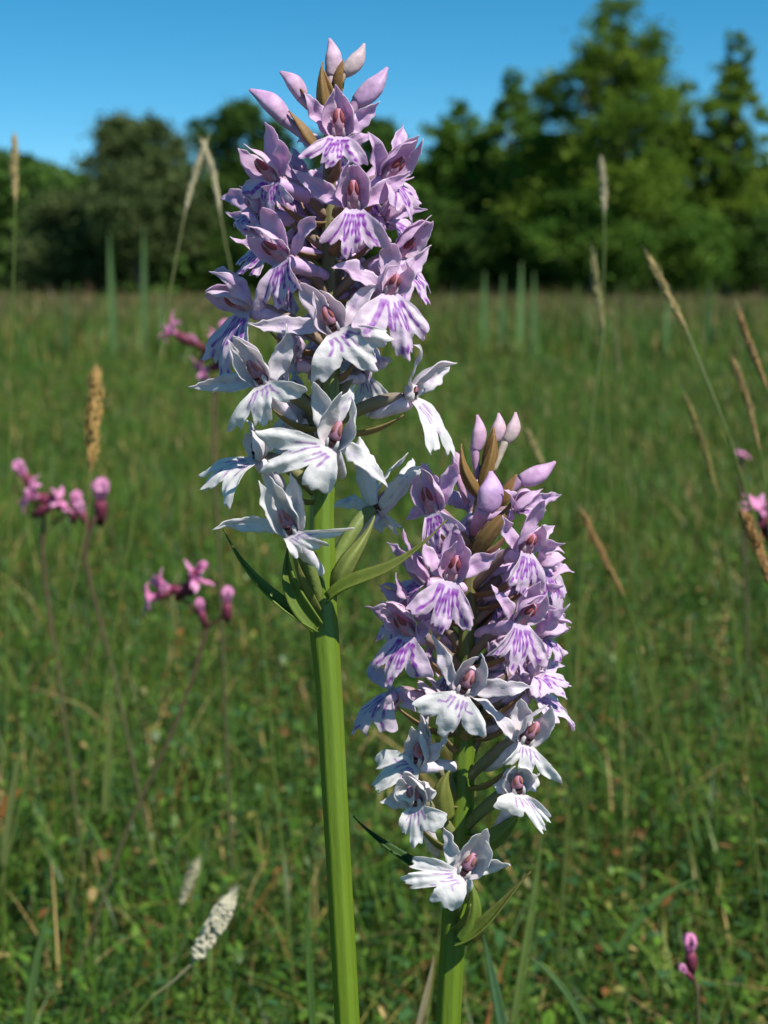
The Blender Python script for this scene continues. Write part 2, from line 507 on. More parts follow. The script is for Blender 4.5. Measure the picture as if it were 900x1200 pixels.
DK = [(0.070, 0.142, 0.026), (0.052, 0.109, 0.022), (0.091, 0.163, 0.031)]
MG = [(0.099, 0.196, 0.029), (0.075, 0.163, 0.025), (0.128, 0.225, 0.034)]
YG = [(0.146, 0.234, 0.026), (0.114, 0.198, 0.023), (0.087, 0.165, 0.023), (0.175, 0.254, 0.031)]
GR = [(0.109, 0.157, 0.053), (0.088, 0.131, 0.044), (0.129, 0.168, 0.060)]
TREES = [
 # name, label, px, d, top, half, base, palette, leaves, leaf, shape, lean
 ('tree', 'broad grey green round tree left of the taller orchid spike', 170, 40, 150, 78, 300, GR, 9000, .13, 'round', 0),
 ('tree', 'dark round tree directly behind the taller orchid flowers', 285, 43, 132, 70, 300, DK, 8000, .13, 'round', 0),
 ('tree', 'dark tree peeping out between the two orchid spikes', 430, 44, 150, 80, 310, DK, 8000, .13, 'round', 0),
 ('tree', 'bushy mid green tree above the shorter orchid spike', 535, 38, 128, 62, 320, MG, 9000, .12, 'tall', 0),
 ('tree', 'slim pointed tree with a feathery top beside the tallest tree', 597, 37, 92, 46, 320, MG, 8000, .11, 'spire', 0),
 ('tree', 'tallest yellow green tree with a loose open crown', 712, 34, 12, 96, 315, YG, 15000, .11, 'spire', 0.004),
 ('tree', 'narrow upright yellow green tree with a pointed double top', 846, 35, 50, 40, 300, YG, 8000, .10, 'spire', 0),
 ('tree', 'low yellow green tree filling the gap between the two tall trees', 785, 36, 150, 60, 325, YG, 8000, .11, 'round', 0),
 ('tree', 'dark low tree at the end of the row past the upright tree', 905, 39, 200, 62, 325, DK, 8000, .12, 'round', 0),
 ('tree', 'small mid green tree in front of the feathery pointed tree', 650, 35, 165, 56, 330, MG, 8000, .11, 'round', 0),
 ('tree', 'distant low grey green tree at the open end of the row', 30, 60, 200, 70, 315, GR, 8000, .17, 'round', 0),
 ('tree', 'distant hazy tree just outside the row beyond the low one', -70, 58, 190, 70, 315, GR, 6000, .17, 'round', 0),
 ('tree', 'dark spreading tree past the end of the row', 1010, 40, 170, 70, 320, DK, 7000, .13, 'round', 0),
]
for i, (nm, lb, px, d, top, half, base, pl, n, lf, sh, ln) in enumerate(TREES):
    make_tree(nm, lb, px, d, top, half, base, pl, n, lf, sh, seed=100 + i, lean=ln)
BUSHES = [
 ('bush', 'pale grey green bush spreading below the round tree', 90, 42, 235, 80, 338, GR, 6000, .12),
 ('bush', 'dark bush close behind the taller orchid flowers', 330, 40, 235, 75, 338, DK, 5000, .12),
 ('bush', 'dark bush under the trees between the orchid spikes', 500, 36, 240, 60, 338, DK, 5000, .11),
 ('bush', 'dark bush below the bushy mid green tree', 585, 35, 250, 60, 338, DK, 5000, .11),
 ('bush', 'leafy green bush at the foot of the tallest tree', 690, 33, 225, 70, 338, MG, 6000, .10),
 ('bush', 'low sunny bush at the foot of the upright tree', 800, 33.5, 250, 60, 338, MG, 5000, .10),
 ('bush', 'very dark bush where the row of trees ends', 890, 35, 255, 60, 338, DK, 5000, .11),
]
for i, (nm, lb, px, d, top, half, base, pl, n, lf) in enumerate(BUSHES):
    make_tree(nm, lb, px, d, top, half, base, pl, n, lf, 'round', group='bushes below the trees', seed=300 + i)
# the wood behind, one mass
R = np.random.default_rng(5)
n = 85000
wx = R.uniform(-36, 36, n); wy = R.uniform(50, 60, n)
hh = 4.3 + 0.5 * np.sin(wx * .37) + .4 * np.sin(wx * .93 + 2)
wz = hh * R.random(n) ** 1.1
pos = np.stack([wx, wy, wz], 1)
wood = leaf_quads('distant_wood', pos, R.uniform(.15, .35, n), np.array(DK)[R.integers(0, 3, n)] * (.8 + .5 * R.random((n, 1))), None, (0, 0, 0), R, 'stuff', 'dark mass of woodland filling the gaps behind the trees')
wood['category'] = 'woodland'

# ------------------------------------------------------------------ orchids
LILAC = (0.77, 0.50, 0.76); WHITE = (0.83, 0.81, 0.81); MARK = (0.31, 0.028, 0.47); PINK = (0.62, 0.33, 0.52)
MM = 0.001
VEIN = (.36, .17, .52)

def seg_dist(px, py, ax, ay, bx_, by_):
    vx, vy = bx_ - ax, by_ - ay
    t = max(0, min(1, ((px - ax) * vx + (py - ay) * vy) / (vx * vx + vy * vy + 1e-9)))
    return math.hypot(px - ax - vx * t, py - ay - vy * t), t

def lip_mesh(mb, c, A, Mi, B, F, w, rnd, sc):
    """three lobed lip fanning out from the throat c"""
    NT, NR = 108, 34
    idx_ = rnd.uniform(0, 50)
    a, m_, b = A - c, Mi - c, B - c
    N0 = (a.cross(m_).normalized() + m_.cross(b).normalized())
    if N0.length < 1e-6: N0 = F.copy()
    N0.normalize()
    if N0.dot(F) < 0 and abs(N0.dot(F)) > 0.15: N0.negate()
    elif N0.dot(-CF) < 0 and abs(N0.dot(F)) <= 0.15: N0.negate()
    size = (a.length + m_.length + b.length) / 3
    basedir = (b - a).normalized()
    k = 9.0 / (size / MM + 1e-9)
    sin_l = 0.68 - .10 * w + rnd.uniform(-.10, .08); sin_r = 0.68 - .10 * w + rnd.uniform(-.10, .08)
    ml = rnd.uniform(.24, .32); curl = [rnd.uniform(-.16, .14) for _ in range(3)]; p3 = rnd.uniform(0, 6)
    p1, p2 = rnd.uniform(0, 6), rnd.uniform(0, 6)
    full = 1 - w
    jit = lambda s: rnd.uniform(-s, s)
    ln = 0.45 + 0.55 * full
    wsc = 1 - .5 * w
    lines = []
    if w > .5:
        for sgn in (-1, 1):
            lines.append(([(sgn * .45, 1.1), (sgn * (.9 + jit(.2)), 2.6), (sgn * (1.2 + jit(.3)), 3.9 + jit(.6))], .26))
            lines.append(([(sgn * .9, 1.2), (sgn * (1.9 + jit(.3)), 2.6), (sgn * (2.7 + jit(.3)), 3.3 + jit(.6))], .26))
            if rnd.random() < .5: lines.append(([(sgn * (1.6 + jit(.3)), 4.6), (sgn * (1.8 + jit(.3)), 5.4)], .22))
    else:
        for sgn in (-1, 1):
            lines.append(([(sgn * .6, 1.2), (sgn * (1.5 + jit(.2)), 4.2 * ln + jit(.3)), (sgn * (1.75 + jit(.2)), 6.2 * ln), (sgn * (1.25 + jit(.15)), 6.5 * ln), (sgn * .75, 4.6 * ln), (sgn * .35, 2.4)], .30))
            lines.append(([(sgn * 1.0, 1.2), (sgn * (2.7 + jit(.3)), 4.0 * ln), (sgn * (4.3 + jit(.4)), 5.9 * ln + jit(.4))], .33))
            if full > .5:
                lines.append(([(sgn * (2.6 + jit(.4)), 6.6), (sgn * (2.9 + jit(.3)), 7.6)], .38))
                lines.append(([(sgn * (4.6 + jit(.5)), 5.2), (sgn * (5.2 + jit(.3)), 5.9)], .33))
                lines.append(([(sgn * (.7 + jit(.3)), 7.6), (sgn * (.5 + jit(.3)), 8.3)], .35))
    lines.append(([(jit(.15), 1.4), (jit(.2), 3.6 * ln), (jit(.3), 5.6 * ln)], .28))
    vs, fs, cs = [], [], []
    TH = 1.30
    base = mixc(LILAC, WHITE, min(1, w * 1.05 + .30))
    for i in range(NT + 1):
        th = -TH + 2 * TH * i / NT
        # quadratic through the three lobes
        la = th * (th - 1) / 2; lm = 1 - th * th; lb = th * (th + 1) / 2
        if abs(th) <= 1:
            D = a * la + m_ * lm + b * lb
        else:
            s_ = 1 if th > 0 else -1
            e = b if s_ > 0 else a
            t_ = m_ * -0.35
            dirn = (b * 1.5 - m_ * 2 + a * .5) if s_ > 0 else (a * 1.5 - m_ * 2 + b * .5)
            D = e + dirn * (abs(th) - 1) * 0.8
            D = D.normalized() * e.length * (1 - 0.25 * (abs(th) - 1))
        # outline: lobes at -1, 0, 1
        at_ = abs(th)
        sn = sin_l if th < 0 else sin_r
        if at_ < ml: Rr = 1 - 0.13 * (at_ / ml) ** 1.4
        elif at_ < .48:
            q = (at_ - ml) / (.48 - ml); Rr = lerp(.87, sn, q ** .8)
        elif at_ < .68:
            q = (at_ - .48) / .20; Rr = lerp(sn, .90, q ** .6)
        elif at_ < 1.0: Rr = .90 + .10 * ((at_ - .68) / .32) ** 1.3
        else:
            q = (at_ - 1.0) / (TH - 1.0); Rr = 1 - .16 * q - .36 * q * q
        Rr *= 1 + .030 * math.sin(th * 15 + p1) + .024 * math.sin(th * 29 + p2) + .012 * math.sin(th * 47 + p3)
        Rr *= 1 + .10 * noise.noise(Vector((th * 4.2 + p1 * 5, p2, idx_))) + .06 * noise.noise(Vector((th * 11 + p2 * 5, p1, idx_)))
        for j in range(NR + 1):
            r = (j / NR) * Rr
            p = c + D * r + basedir * (th * 1.35 * MM * sc * (1 - r) ** 2)
            bul = size * (0.12 * math.sin(math.pi * min(1, r) * .85) - .06 * r * r * r)
            bul += size * r ** 3 * sum(cu * math.exp(-((th - k_) / .4) ** 2) for k_, cu in zip((-1, 0, 1), curl))
            ruf = size * (0.055 * math.sin(th * 7.5 + p1) + .036 * math.sin(th * 15 + p2)) * r ** 2.2
            fold = size * 0.05 * math.cos(th * math.pi * 1.0) * r * (1 - r * .4)
            pp = p + N0 * (bul + ruf + fold)
            pp = pp + N0 * (.85 * MM * r * noise.noise(pp * 330 + Vector((p1, 0, 0)))) + N0 * (.25 * MM * r * noise.noise(pp * 800 + Vector((0, p2, 0))))
            vs.append(pp)
            X = math.sin(th * .88) * r * 9; Y = math.cos(th * .88) * r * 9
            ink = 0
            for pl, wd in lines:
                for q in range(len(pl) - 1):
                    ds, t = seg_dist(X, Y, *pl[q], *pl[q + 1])
                    wv = wd * (.85 + .5 * math.sin(2.3 * (X + Y) + p1))
                    ink = max(ink, 1 - max(0, min(1, (ds - wv * .72 * wsc) / .14)))
            ink *= (1.0 - .30 * w) * (0.84 + .16 * math.sin(4 * Y + p2))
            cc = base
            edge = max(0, r - .72) / .28
            cc = mixc(cc, mixc(LILAC, WHITE, w), .5 * edge * (1 - w))
            if full > .4: cc = mixc(cc, (.70, .62, .84), .5 * max(0, 1 - abs(X) / 3) * (1 - r))
            cc = mixc(cc, (.62, .42, .55), max(0, 1 - r * 9) * .5)
            cs.append(mixc(cc, MARK, ink))
    for i in range(NT):
        for j in range(NR):
            q = i * (NR + 1) + j
            fs.append((q, q + 1, q + NR + 2, q + NR + 1))
    mb.add(vs, fs, cs)
    return N0

def tip_profile(wmax, peak=.5, base=.35, sharp=1.0):
    def f(t):
        if t < peak:
            q = t / peak
            return wmax * (base + (1 - base) * math.sin(q * math.pi / 2))
        q = (t - peak) / (1 - peak)
        return wmax * max(0.035, math.cos(q * math.pi / 2) ** sharp)
    return f

def make_flower(orchid, axis_d, axis_x, f, idx):
    rnd = random.Random(1000 + idx + (500 if axis_d > .305 else 0))
    cx, cy = f['c']
    yaw = math.radians(f['yaw']); pit = math.radians(f.get('pit', 12)); roll = math.radians(f.get('roll', 0))
    sc = f.get('s', 1.0); w = f['w']
    r_ax = f.get('r', 11.0) * MM
    d0 = axis_d - r_ax * math.cos(yaw) - f.get('near', 0) * MM
    F = (CR * (math.sin(yaw) * math.cos(pit)) - CF * (math.cos(yaw) * math.cos(pit)) - CU * math.sin(pit)).normalized()
    Rt = F.cross(-CU)
    Rt = (CU.cross(F)).normalized()
    if f.get('flipR'): pass
    Up = F.cross(Rt).normalized()
    q = Matrix.Rotation(roll, 3, F)
    Rt = q @ Rt; Up = q @ Up
    c = at(cx, cy, d0)
    def canon(r, u, fo):
        return c + (Rt * r + Up * u + F * fo) * (MM * sc)
    def tip(key, r, u, fo):
        k = canon(r, u, fo)
        if key in f and f[key]:
            v = f[key]
            d = (k - CP).dot(CF) - (v[2] * MM if len(v) > 2 else 0)
            # keep each organ a believable length in depth
            return at(v[0], v[1], d)
        return k
    H = tip('H', 0, 8.2, 2.6)
    D = tip('D', rnd.uniform(-.5, .5), 9.0, -.5)
    Ls = tip('L', -10, 4.0, -1.0)
    Rs = tip('R', 10, 4.0, -1.0)
    A = tip('A', -6.6, -6.5, 4.2); Mi = tip('M', 0, -9.8, 3.2); B = tip('B', 6.6, -6.5, 4.2)
    Sp = tip('S', 0, -4.5, -11.5)
    # make sure "left" lobe is left of the lip as seen from its front
    petalcol = mixc(LILAC, WHITE, w)
    green = f['g']
    # ---- ovary = the flower's own mesh
    oy = f.get('O', cy + 46)
    ob = at(axis_x(oy), oy, axis_d) + (c - at(axis_x(oy), oy, axis_d)).normalized() * 0.0012
    back = c - F * (1.2 * MM)
    ovc = mixc((0.33, 0.23, 0.17), (0.17, 0.25, 0.045), green)
    ovt = mixc((0.52, 0.33, 0.45), (0.28, 0.31, 0.14), green)
    mb = MB()
    ctrl = (ob, ob.lerp(back, .35) + CU * .0018, back - F * (3.0 * MM) + CU * .0002, back)
    pts = curve_pts(ctrl, 12)
    rr = [(0.80 + 0.5 * math.sin(math.pi * min(1, .1 + .85 * i / 11))) * MM * (.85 + .35 * green) for i in range(12)]
    tube(mb, pts, rr, lambda t, a: mixc(ovc, ovt, t ** 2), 14, ridges=6, ramp=.09, twist=3.0)
    flower = mb.build('flower', M['bract'], orchid, c)
    # ---- lip
    mb = MB()
    N0 = lip_mesh(mb, c + F * (.6 * MM), A, Mi, B, F, w, rnd, sc)
    mb.build('lip', M['petal'], flower, c, solid=.00012)
    # ---- lateral sepals
    for key, T_, sg in (('L', Ls, -1), ('R', Rs, 1)):
        if f.get(key, 1) is None: continue
        st = c + Rt * (sg * 1.6 * MM) - F * (.8 * MM) + Up * (.6 * MM)
        v = T_ - st
        bend = Up * (v.length * rnd.uniform(-.04, .16)) - F * (v.length * rnd.uniform(-.05, .16))
        mb = MB()
        wmax = 1.85 * MM * sc * rnd.uniform(.85, 1.15)
        nrm = (F + Up * .35 - v.normalized() * .2 + Rt * sg * rnd.uniform(-.2, .2)).normalized()
        sp = [(rnd.uniform(.25, .75), rnd.uniform(-.5, .5), rnd.uniform(.5, 1)) for _ in range(5)]
        def cf(t, s, sp=sp):
            k = mixc(petalcol, WHITE, .35 * abs(s) ** 2 + .3 * max(0, t - .7))
            k = mixc(k, VEIN, .16 * (1 - .6 * w) * abs(math.sin(s * 7)) ** 3)
            if w > .1:
                for (a_, b_, z_) in sp:
                    dd = math.hypot((t - a_) * 9, (s - b_) * 2.2)
                    k = mixc(k, (.38, .16, .58), max(0, 1 - dd / .55) * .55 * z_)
            return k
        ribbon(mb, (st, st + v * .33 + bend, st + v * .68 + bend * 1.3, T_ + F * (rnd.uniform(-2, 1.8) * MM)), nrm, tip_profile(wmax, .40, .40, 1.05), cf, hook=rnd.uniform(-1.6, 2.2) * MM,
               cup=rnd.uniform(.15, .45), crum=.8 * MM, wave=.6 * MM, wk=rnd.uniform(7, 13), ph=rnd.uniform(0, 6), nu=20, nv=8, twist=rnd.uniform(-.9, .9) + f.get('tw', 0) * sg, ridge=.00025)
        mb.build('sepal', M['petal'], flower, c, solid=.00014)
    # ---- hood: dorsal sepal and two petals closing over the column
    hv = H - c
    hl = max(hv.length, 5 * MM * sc)
    def hood_side():
        # axis of the hood, sideways and backward directions
        ax = hv.normalized()
        sd_ = ax.cross(F)
        if sd_.length < .2: sd_ = Rt.copy()
        sd_.normalize()
        if sd_.dot(Rt) < 0: sd_.negate()
        bk = sd_.cross(ax)
        if bk.dot(F) > 0: bk.negate()
        return ax, sd_, bk.normalized()
    ax, sd_, bk = hood_side()
    mb = MB()
    st = c + bk * (1.6 * MM)
    De = D if 'D' in f else H + bk * (1.2 * MM) + ax * (.8 * MM)
    dv = De - st
    ribbon(mb, (st, st + dv * .35 + bk * (2.0 * MM), st + dv * .75 + bk * (2.2 * MM), De), -bk, tip_profile(2.3 * MM * sc, .45, .5, .95), hook=rnd.uniform(-1.2, 1.6) * MM, colf=lambda t, s: mixc(mixc(petalcol, WHITE, .25 * t), VEIN, .16 * (1 - .6 * w) * abs(math.sin(s * 8)) ** 3), crum=.6 * MM, cup=.45, wave=.3 * MM, ph=rnd.uniform(0, 6), nu=18, nv=8, ridge=.0003)
    mb.build('sepal', M['petal'], flower, c, solid=.00014)
    for sg in (-1, 1):
        mb = MB()
        st = c + sd_ * (sg * 1.3 * MM) + bk * (.3 * MM)
        e = H + sd_ * (sg * rnd.uniform(.1, .9) * MM)
        dv = e - st
        out = sd_ * (sg * rnd.uniform(1.9, 2.7) * MM * sc)
        nrm = (-sd_ * sg * 1.0 - bk * .75).normalized()
        ribbon(mb, (st, st + dv * .22 + out * 1.0 + bk * (1.0 * MM), st + dv * .80 + out * .95 + bk * (1.0 * MM), e), nrm, tip_profile(rnd.uniform(1.6, 2.05) * MM * sc, .45, .5, .95), hook=rnd.uniform(-1.4, .6) * MM, colf=lambda t, s: mixc(mixc(petalcol, PINK, max(0, .35 - t) * .9), WHITE, .35 * max(0, s * 1.0) + .1), crum=.6 * MM, cup=rnd.uniform(.2, .45), wave=.35 * MM, wk=rnd.uniform(6, 11), ph=rnd.uniform(0, 6), nu=18, nv=8, twist=rnd.uniform(-.25, .25))
        mb.build('petal', M['petal'], flower, c, solid=.00013)
    # ---- column with the red brown anther
    mb = MB()
    p0 = c + ax * (0.4 * MM) + bk * (.6 * MM); p1 = c + ax * (min(hl, 8.5 * MM) * (.66 - .03 * w)) + bk * (.5 * MM)
    front = -bk
    red = mixc((.26, .045, .065), (.38, .15, .14), max(w, rnd.random() * .5))
    for sg in (-1, 1):
        pp = [p0.lerp(p1, .22 + .78 * i / 8) + sd_ * (sg * .58 * MM * math.sin(math.pi * (.25 + .6 * i / 8))) + front * (.5 * MM * math.sin(math.pi * i / 8)) for i in range(9)]
        tube(mb, pp, [max(.12, (.66 - .12 * w) * math.sin(math.pi * (.06 + .88 * i / 8)) ** .7) * MM * sc for i in range(9)],
             lambda t, a: mixc((.16, .02, .03), red, min(1, t * 1.6 + .15)), 10)
    tube(mb, [p0, p0.lerp(p1, .5), p1], [1.5 * MM * sc, 1.25 * MM * sc, .5 * MM * sc], lambda t, a: mixc(mixc((.60, .30, .42), (.06, .022, .016), 1.0 if w > .5 else .12), (.5, .24, .34), min(1, t * 1.7)), 10)  # white flowers: the throat hole's shade is painted into the column foot
    if w > .5:  # near-black bead stands in for the shade inside the throat hole
        h0 = c + ax * (1.5 * MM) - front * (.35 * MM)
        tube(mb, [h0 - ax * (1.0 * MM), h0 - ax * (.5 * MM), h0 + ax * (.3 * MM), h0 + ax * (.9 * MM)], [.5 * MM, 1.15 * MM, 1.2 * MM, .5 * MM], lambda t, a: (.022, .009, .008), 10)
    mb.build('column', M['anther'], flower, c)
    # throat: pale stigma lobes beside the cavity painted dark above
    mb = MB()
    for sg in (-1, 1):
        q0 = c + sd_ * (sg * .9 * MM) - bk * (.1 * MM) + ax * (.9 * MM)
        tube(mb, [q0 + ax * (.9 * MM), q0, q0 - ax * (.9 * MM) + front * (.5 * MM)], [.35 * MM, .6 * MM, .4 * MM], lambda t, a: mixc((.6, .4, .5), WHITE, w), 8)
    mb.build('stigma', M['petal'], flower, c)
    # ---- spur
    mb = MB()
    sv = Sp - c
    ctrl = (c - F * (.2 * MM) - Up * (.5 * MM), c + sv * .33 - Up * (.3 * MM), c + sv * .7, Sp)
    pts = curve_pts(ctrl, 12)
    rr = [1.35, 1.6, 1.62, 1.6, 1.56, 1.5, 1.45, 1.38, 1.3, 1.15, .85, .25]
    tube(mb, pts, [x * MM * sc for x in rr], lambda t, a: mixc(mixc(LILAC, (.55, .30, .66), .5), WHITE, min(1, w * .75 + .1 * t)), 14)
    mb.build('spur', M['bud'], flower, c)
    # ---- bract under the ovary
    if f.get('bract', True):
        mb = MB()
        side = (c - ob); side.normalize()
        low = (-CU + side * .1 - F * 0.0).normalized()
        st = at(axis_x(oy + 8), oy + 8, axis_d) + side * .0012
        bl = (c - ob).length * rnd.uniform(.7, 1.0)
        e = ob + side * bl + low * (2.5 * MM) + sd_ * (rnd.uniform(-2.5, 2.5) * MM)
        bc0 = mixc((0.33, 0.22, 0.11), (0.19, 0.27, 0.05), green); bc1 = mixc((0.42, 0.24, 0.15), (0.24, 0.28, 0.07), green)
        ribbon(mb, (st, st.lerp(e, .3) + low * (3 * MM), st.lerp(e, .7) + low * (2.2 * MM), e), -low, tip_profile(1.3 * MM, .3, .6, 1.1),
               lambda t, s: mixc(mixc(bc0, bc1, t), (.12, .05, .03), .3 * abs(math.sin(s * 7))), cup=.55, nu=16, nv=8, ridge=.0003)
        mb.build('bract', M['bract'], orchid, st, solid=.0003)
    return flower

def make_bud(orchid, tipp, basep, stalk, d, wid, tint, pale=0.3, bract_tip=None, bract_w=2.2, dd=0.0):
    """closed bud: pointed ovoid on its pedicel, with the bract that carries it"""
    T_ = at(*tipp, d - dd); Bp = at(*basep, d - dd); S_ = at(*stalk, d)
    mb = MB()
    n = 18
    axv = Bp - T_
    prof = []
    for i in range(n):
        t = i / (n - 1)               # 0 base, 1 tip
        r = math.sin(math.pi * min(1, .20 + .75 * t ** .95)) ** .85 * (1 - .35 * max(0, t - .55) / .45)
        prof.append(max(.06, r))
    side = axv.normalized().cross(CF)
    pts = [Bp.lerp(T_, i / (n - 1)) + side * (.0007 * math.sin(math.pi * i / (n - 1))) for i in range(n)]
    wr = wid * .82 / 2 / FPX * d
    c0 = mixc((.50, .28, .50), (.62, .55, .40), pale); c1 = mixc(tint, (.60, .38, .44), .25)
    def cf(t, a):
        k = mixc(c0, c1, min(1, t * 1.8))
        k = mixc(k, (.40, .20, .36), .35 * max(0, t - .7) / .3)
        return mixc(k, (.72, .62, .74), .25 * max(0, math.cos(3 * a)) ** 3)
    tube(mb, pts, [p * wr for p in prof], cf, 24, ridges=3, ramp=.10, twist=1.6)
    bud = mb.build('bud', M['bud'], orchid, Bp)
    mb = MB()
    ctrl = (S_, S_.lerp(Bp, .4) - CU * .0005, S_.lerp(Bp, .8), Bp.lerp(T_, .08))
    pts = curve_pts(ctrl, 8)
    tube(mb, pts, [wr * lerp(.42, .62, i / 7) for i in range(8)], lambda t, a: mixc(mixc((.42, .24, .34), (.45, .42, .24), pale), c0, t), 12)
    mb.build('pedicel', M['bud'], bud, S_)
    if bract_tip:
        e = at(*bract_tip, d - dd - .0015)
        mb = MB()
        low = (axv.normalized() * .2 + (e - S_).normalized().cross(CF) * 0).normalized()
        nrm = (Bp - (S_ + e) / 2).normalized()
        ribbon(mb, (S_ - CU * .001, S_.lerp(e, .33) - nrm * .0012, S_.lerp(e, .66) - nrm * .0015, e), nrm, tip_profile(bract_w * MM, .35, .6, 1.0),
               lambda t, s: mixc(mixc((.26, .17, .05), (.36, .20, .075), t), (.16, .07, .03), .35 * abs(math.sin(s * 6))), cup=.5, nu=14, nv=8, ridge=.0003)
        mb.build('bract', M['bract'], orchid, S_, solid=.0003)
    return bud

def interp(tab, y):
    for (y0, x0), (y1, x1) in zip(tab, tab[1:]):
        if y <= y1: return lerp(x0, x1, (y - y0) / (y1 - y0))
    (y0, x0), (y1, x1) = tab[-2], tab[-1]
    return lerp(x0, x1, (y - y0) / (y1 - y0))

def make_stem(orchid, d, axtab, wtab, ytop, ybot, cbot, ctop, ymix):
    pts, rad, ys = [], [], []
    n = 70
    for i in range(n):
        y = lerp(ybot, ytop, i / (n - 1))
        pts.append(at(interp(axtab, y), y, d)); rad.append(interp(wtab, y) / 2 / FPX * d); ys.append(y)
    # on down to the ground
    p = pts[0]
    dirn = (pts[0] - pts[6]).normalized()
    k = (p.z + .01) / -dirn.z
    low = [p + dirn * k * (1 - i / 12) for i in range(12)]
    pts = low + pts; rad = [rad[0] * 1.05] * 12 + rad; ys = [ybot] * 12 + ys
    mb = MB()
    N = len(pts)
    def cf(t, a):
        y = ys[int(round(t * (N - 1)))]
        k = mixc(ctop, cbot, max(0, min(1, (y - ymix[0]) / (ymix[1] - ymix[0]))))
        return mixc(k, tuple(v * .72 for v in k), max(0, math.cos(9 * a + 1.5 * t)) ** 2 * .7)
    tube(mb, pts, rad, cf, 54, ridges=9, ramp=.022, twist=1.5)
    base = Vector((pts[0].x, pts[0].y, 0))
    return mb, base

def leafy_bract(orchid, pts_px, d, wmax, c0, c1, dz=(0, 0, 0, 0), nrm=None, cup=.5, name='bract'):
    P = [at(x, y, d - q * MM) for (x, y), q in zip(pts_px, dz)]
    mb = MB()
    ribbon(mb, P, nrm or (CU * .8 - CF * .6).normalized(), tip_profile(wmax * MM, .22, .75, 1.35), lambda t, s: mixc(mixc(c0, c1, t), tuple(v * .55 for v in c0), .55 * abs(math.sin(s * 9)) ** 2), cup=cup, nu=26, nv=8, ridge=.0004)
    return mb.build(name, M['bract'], orchid, P[0], solid=.00035)

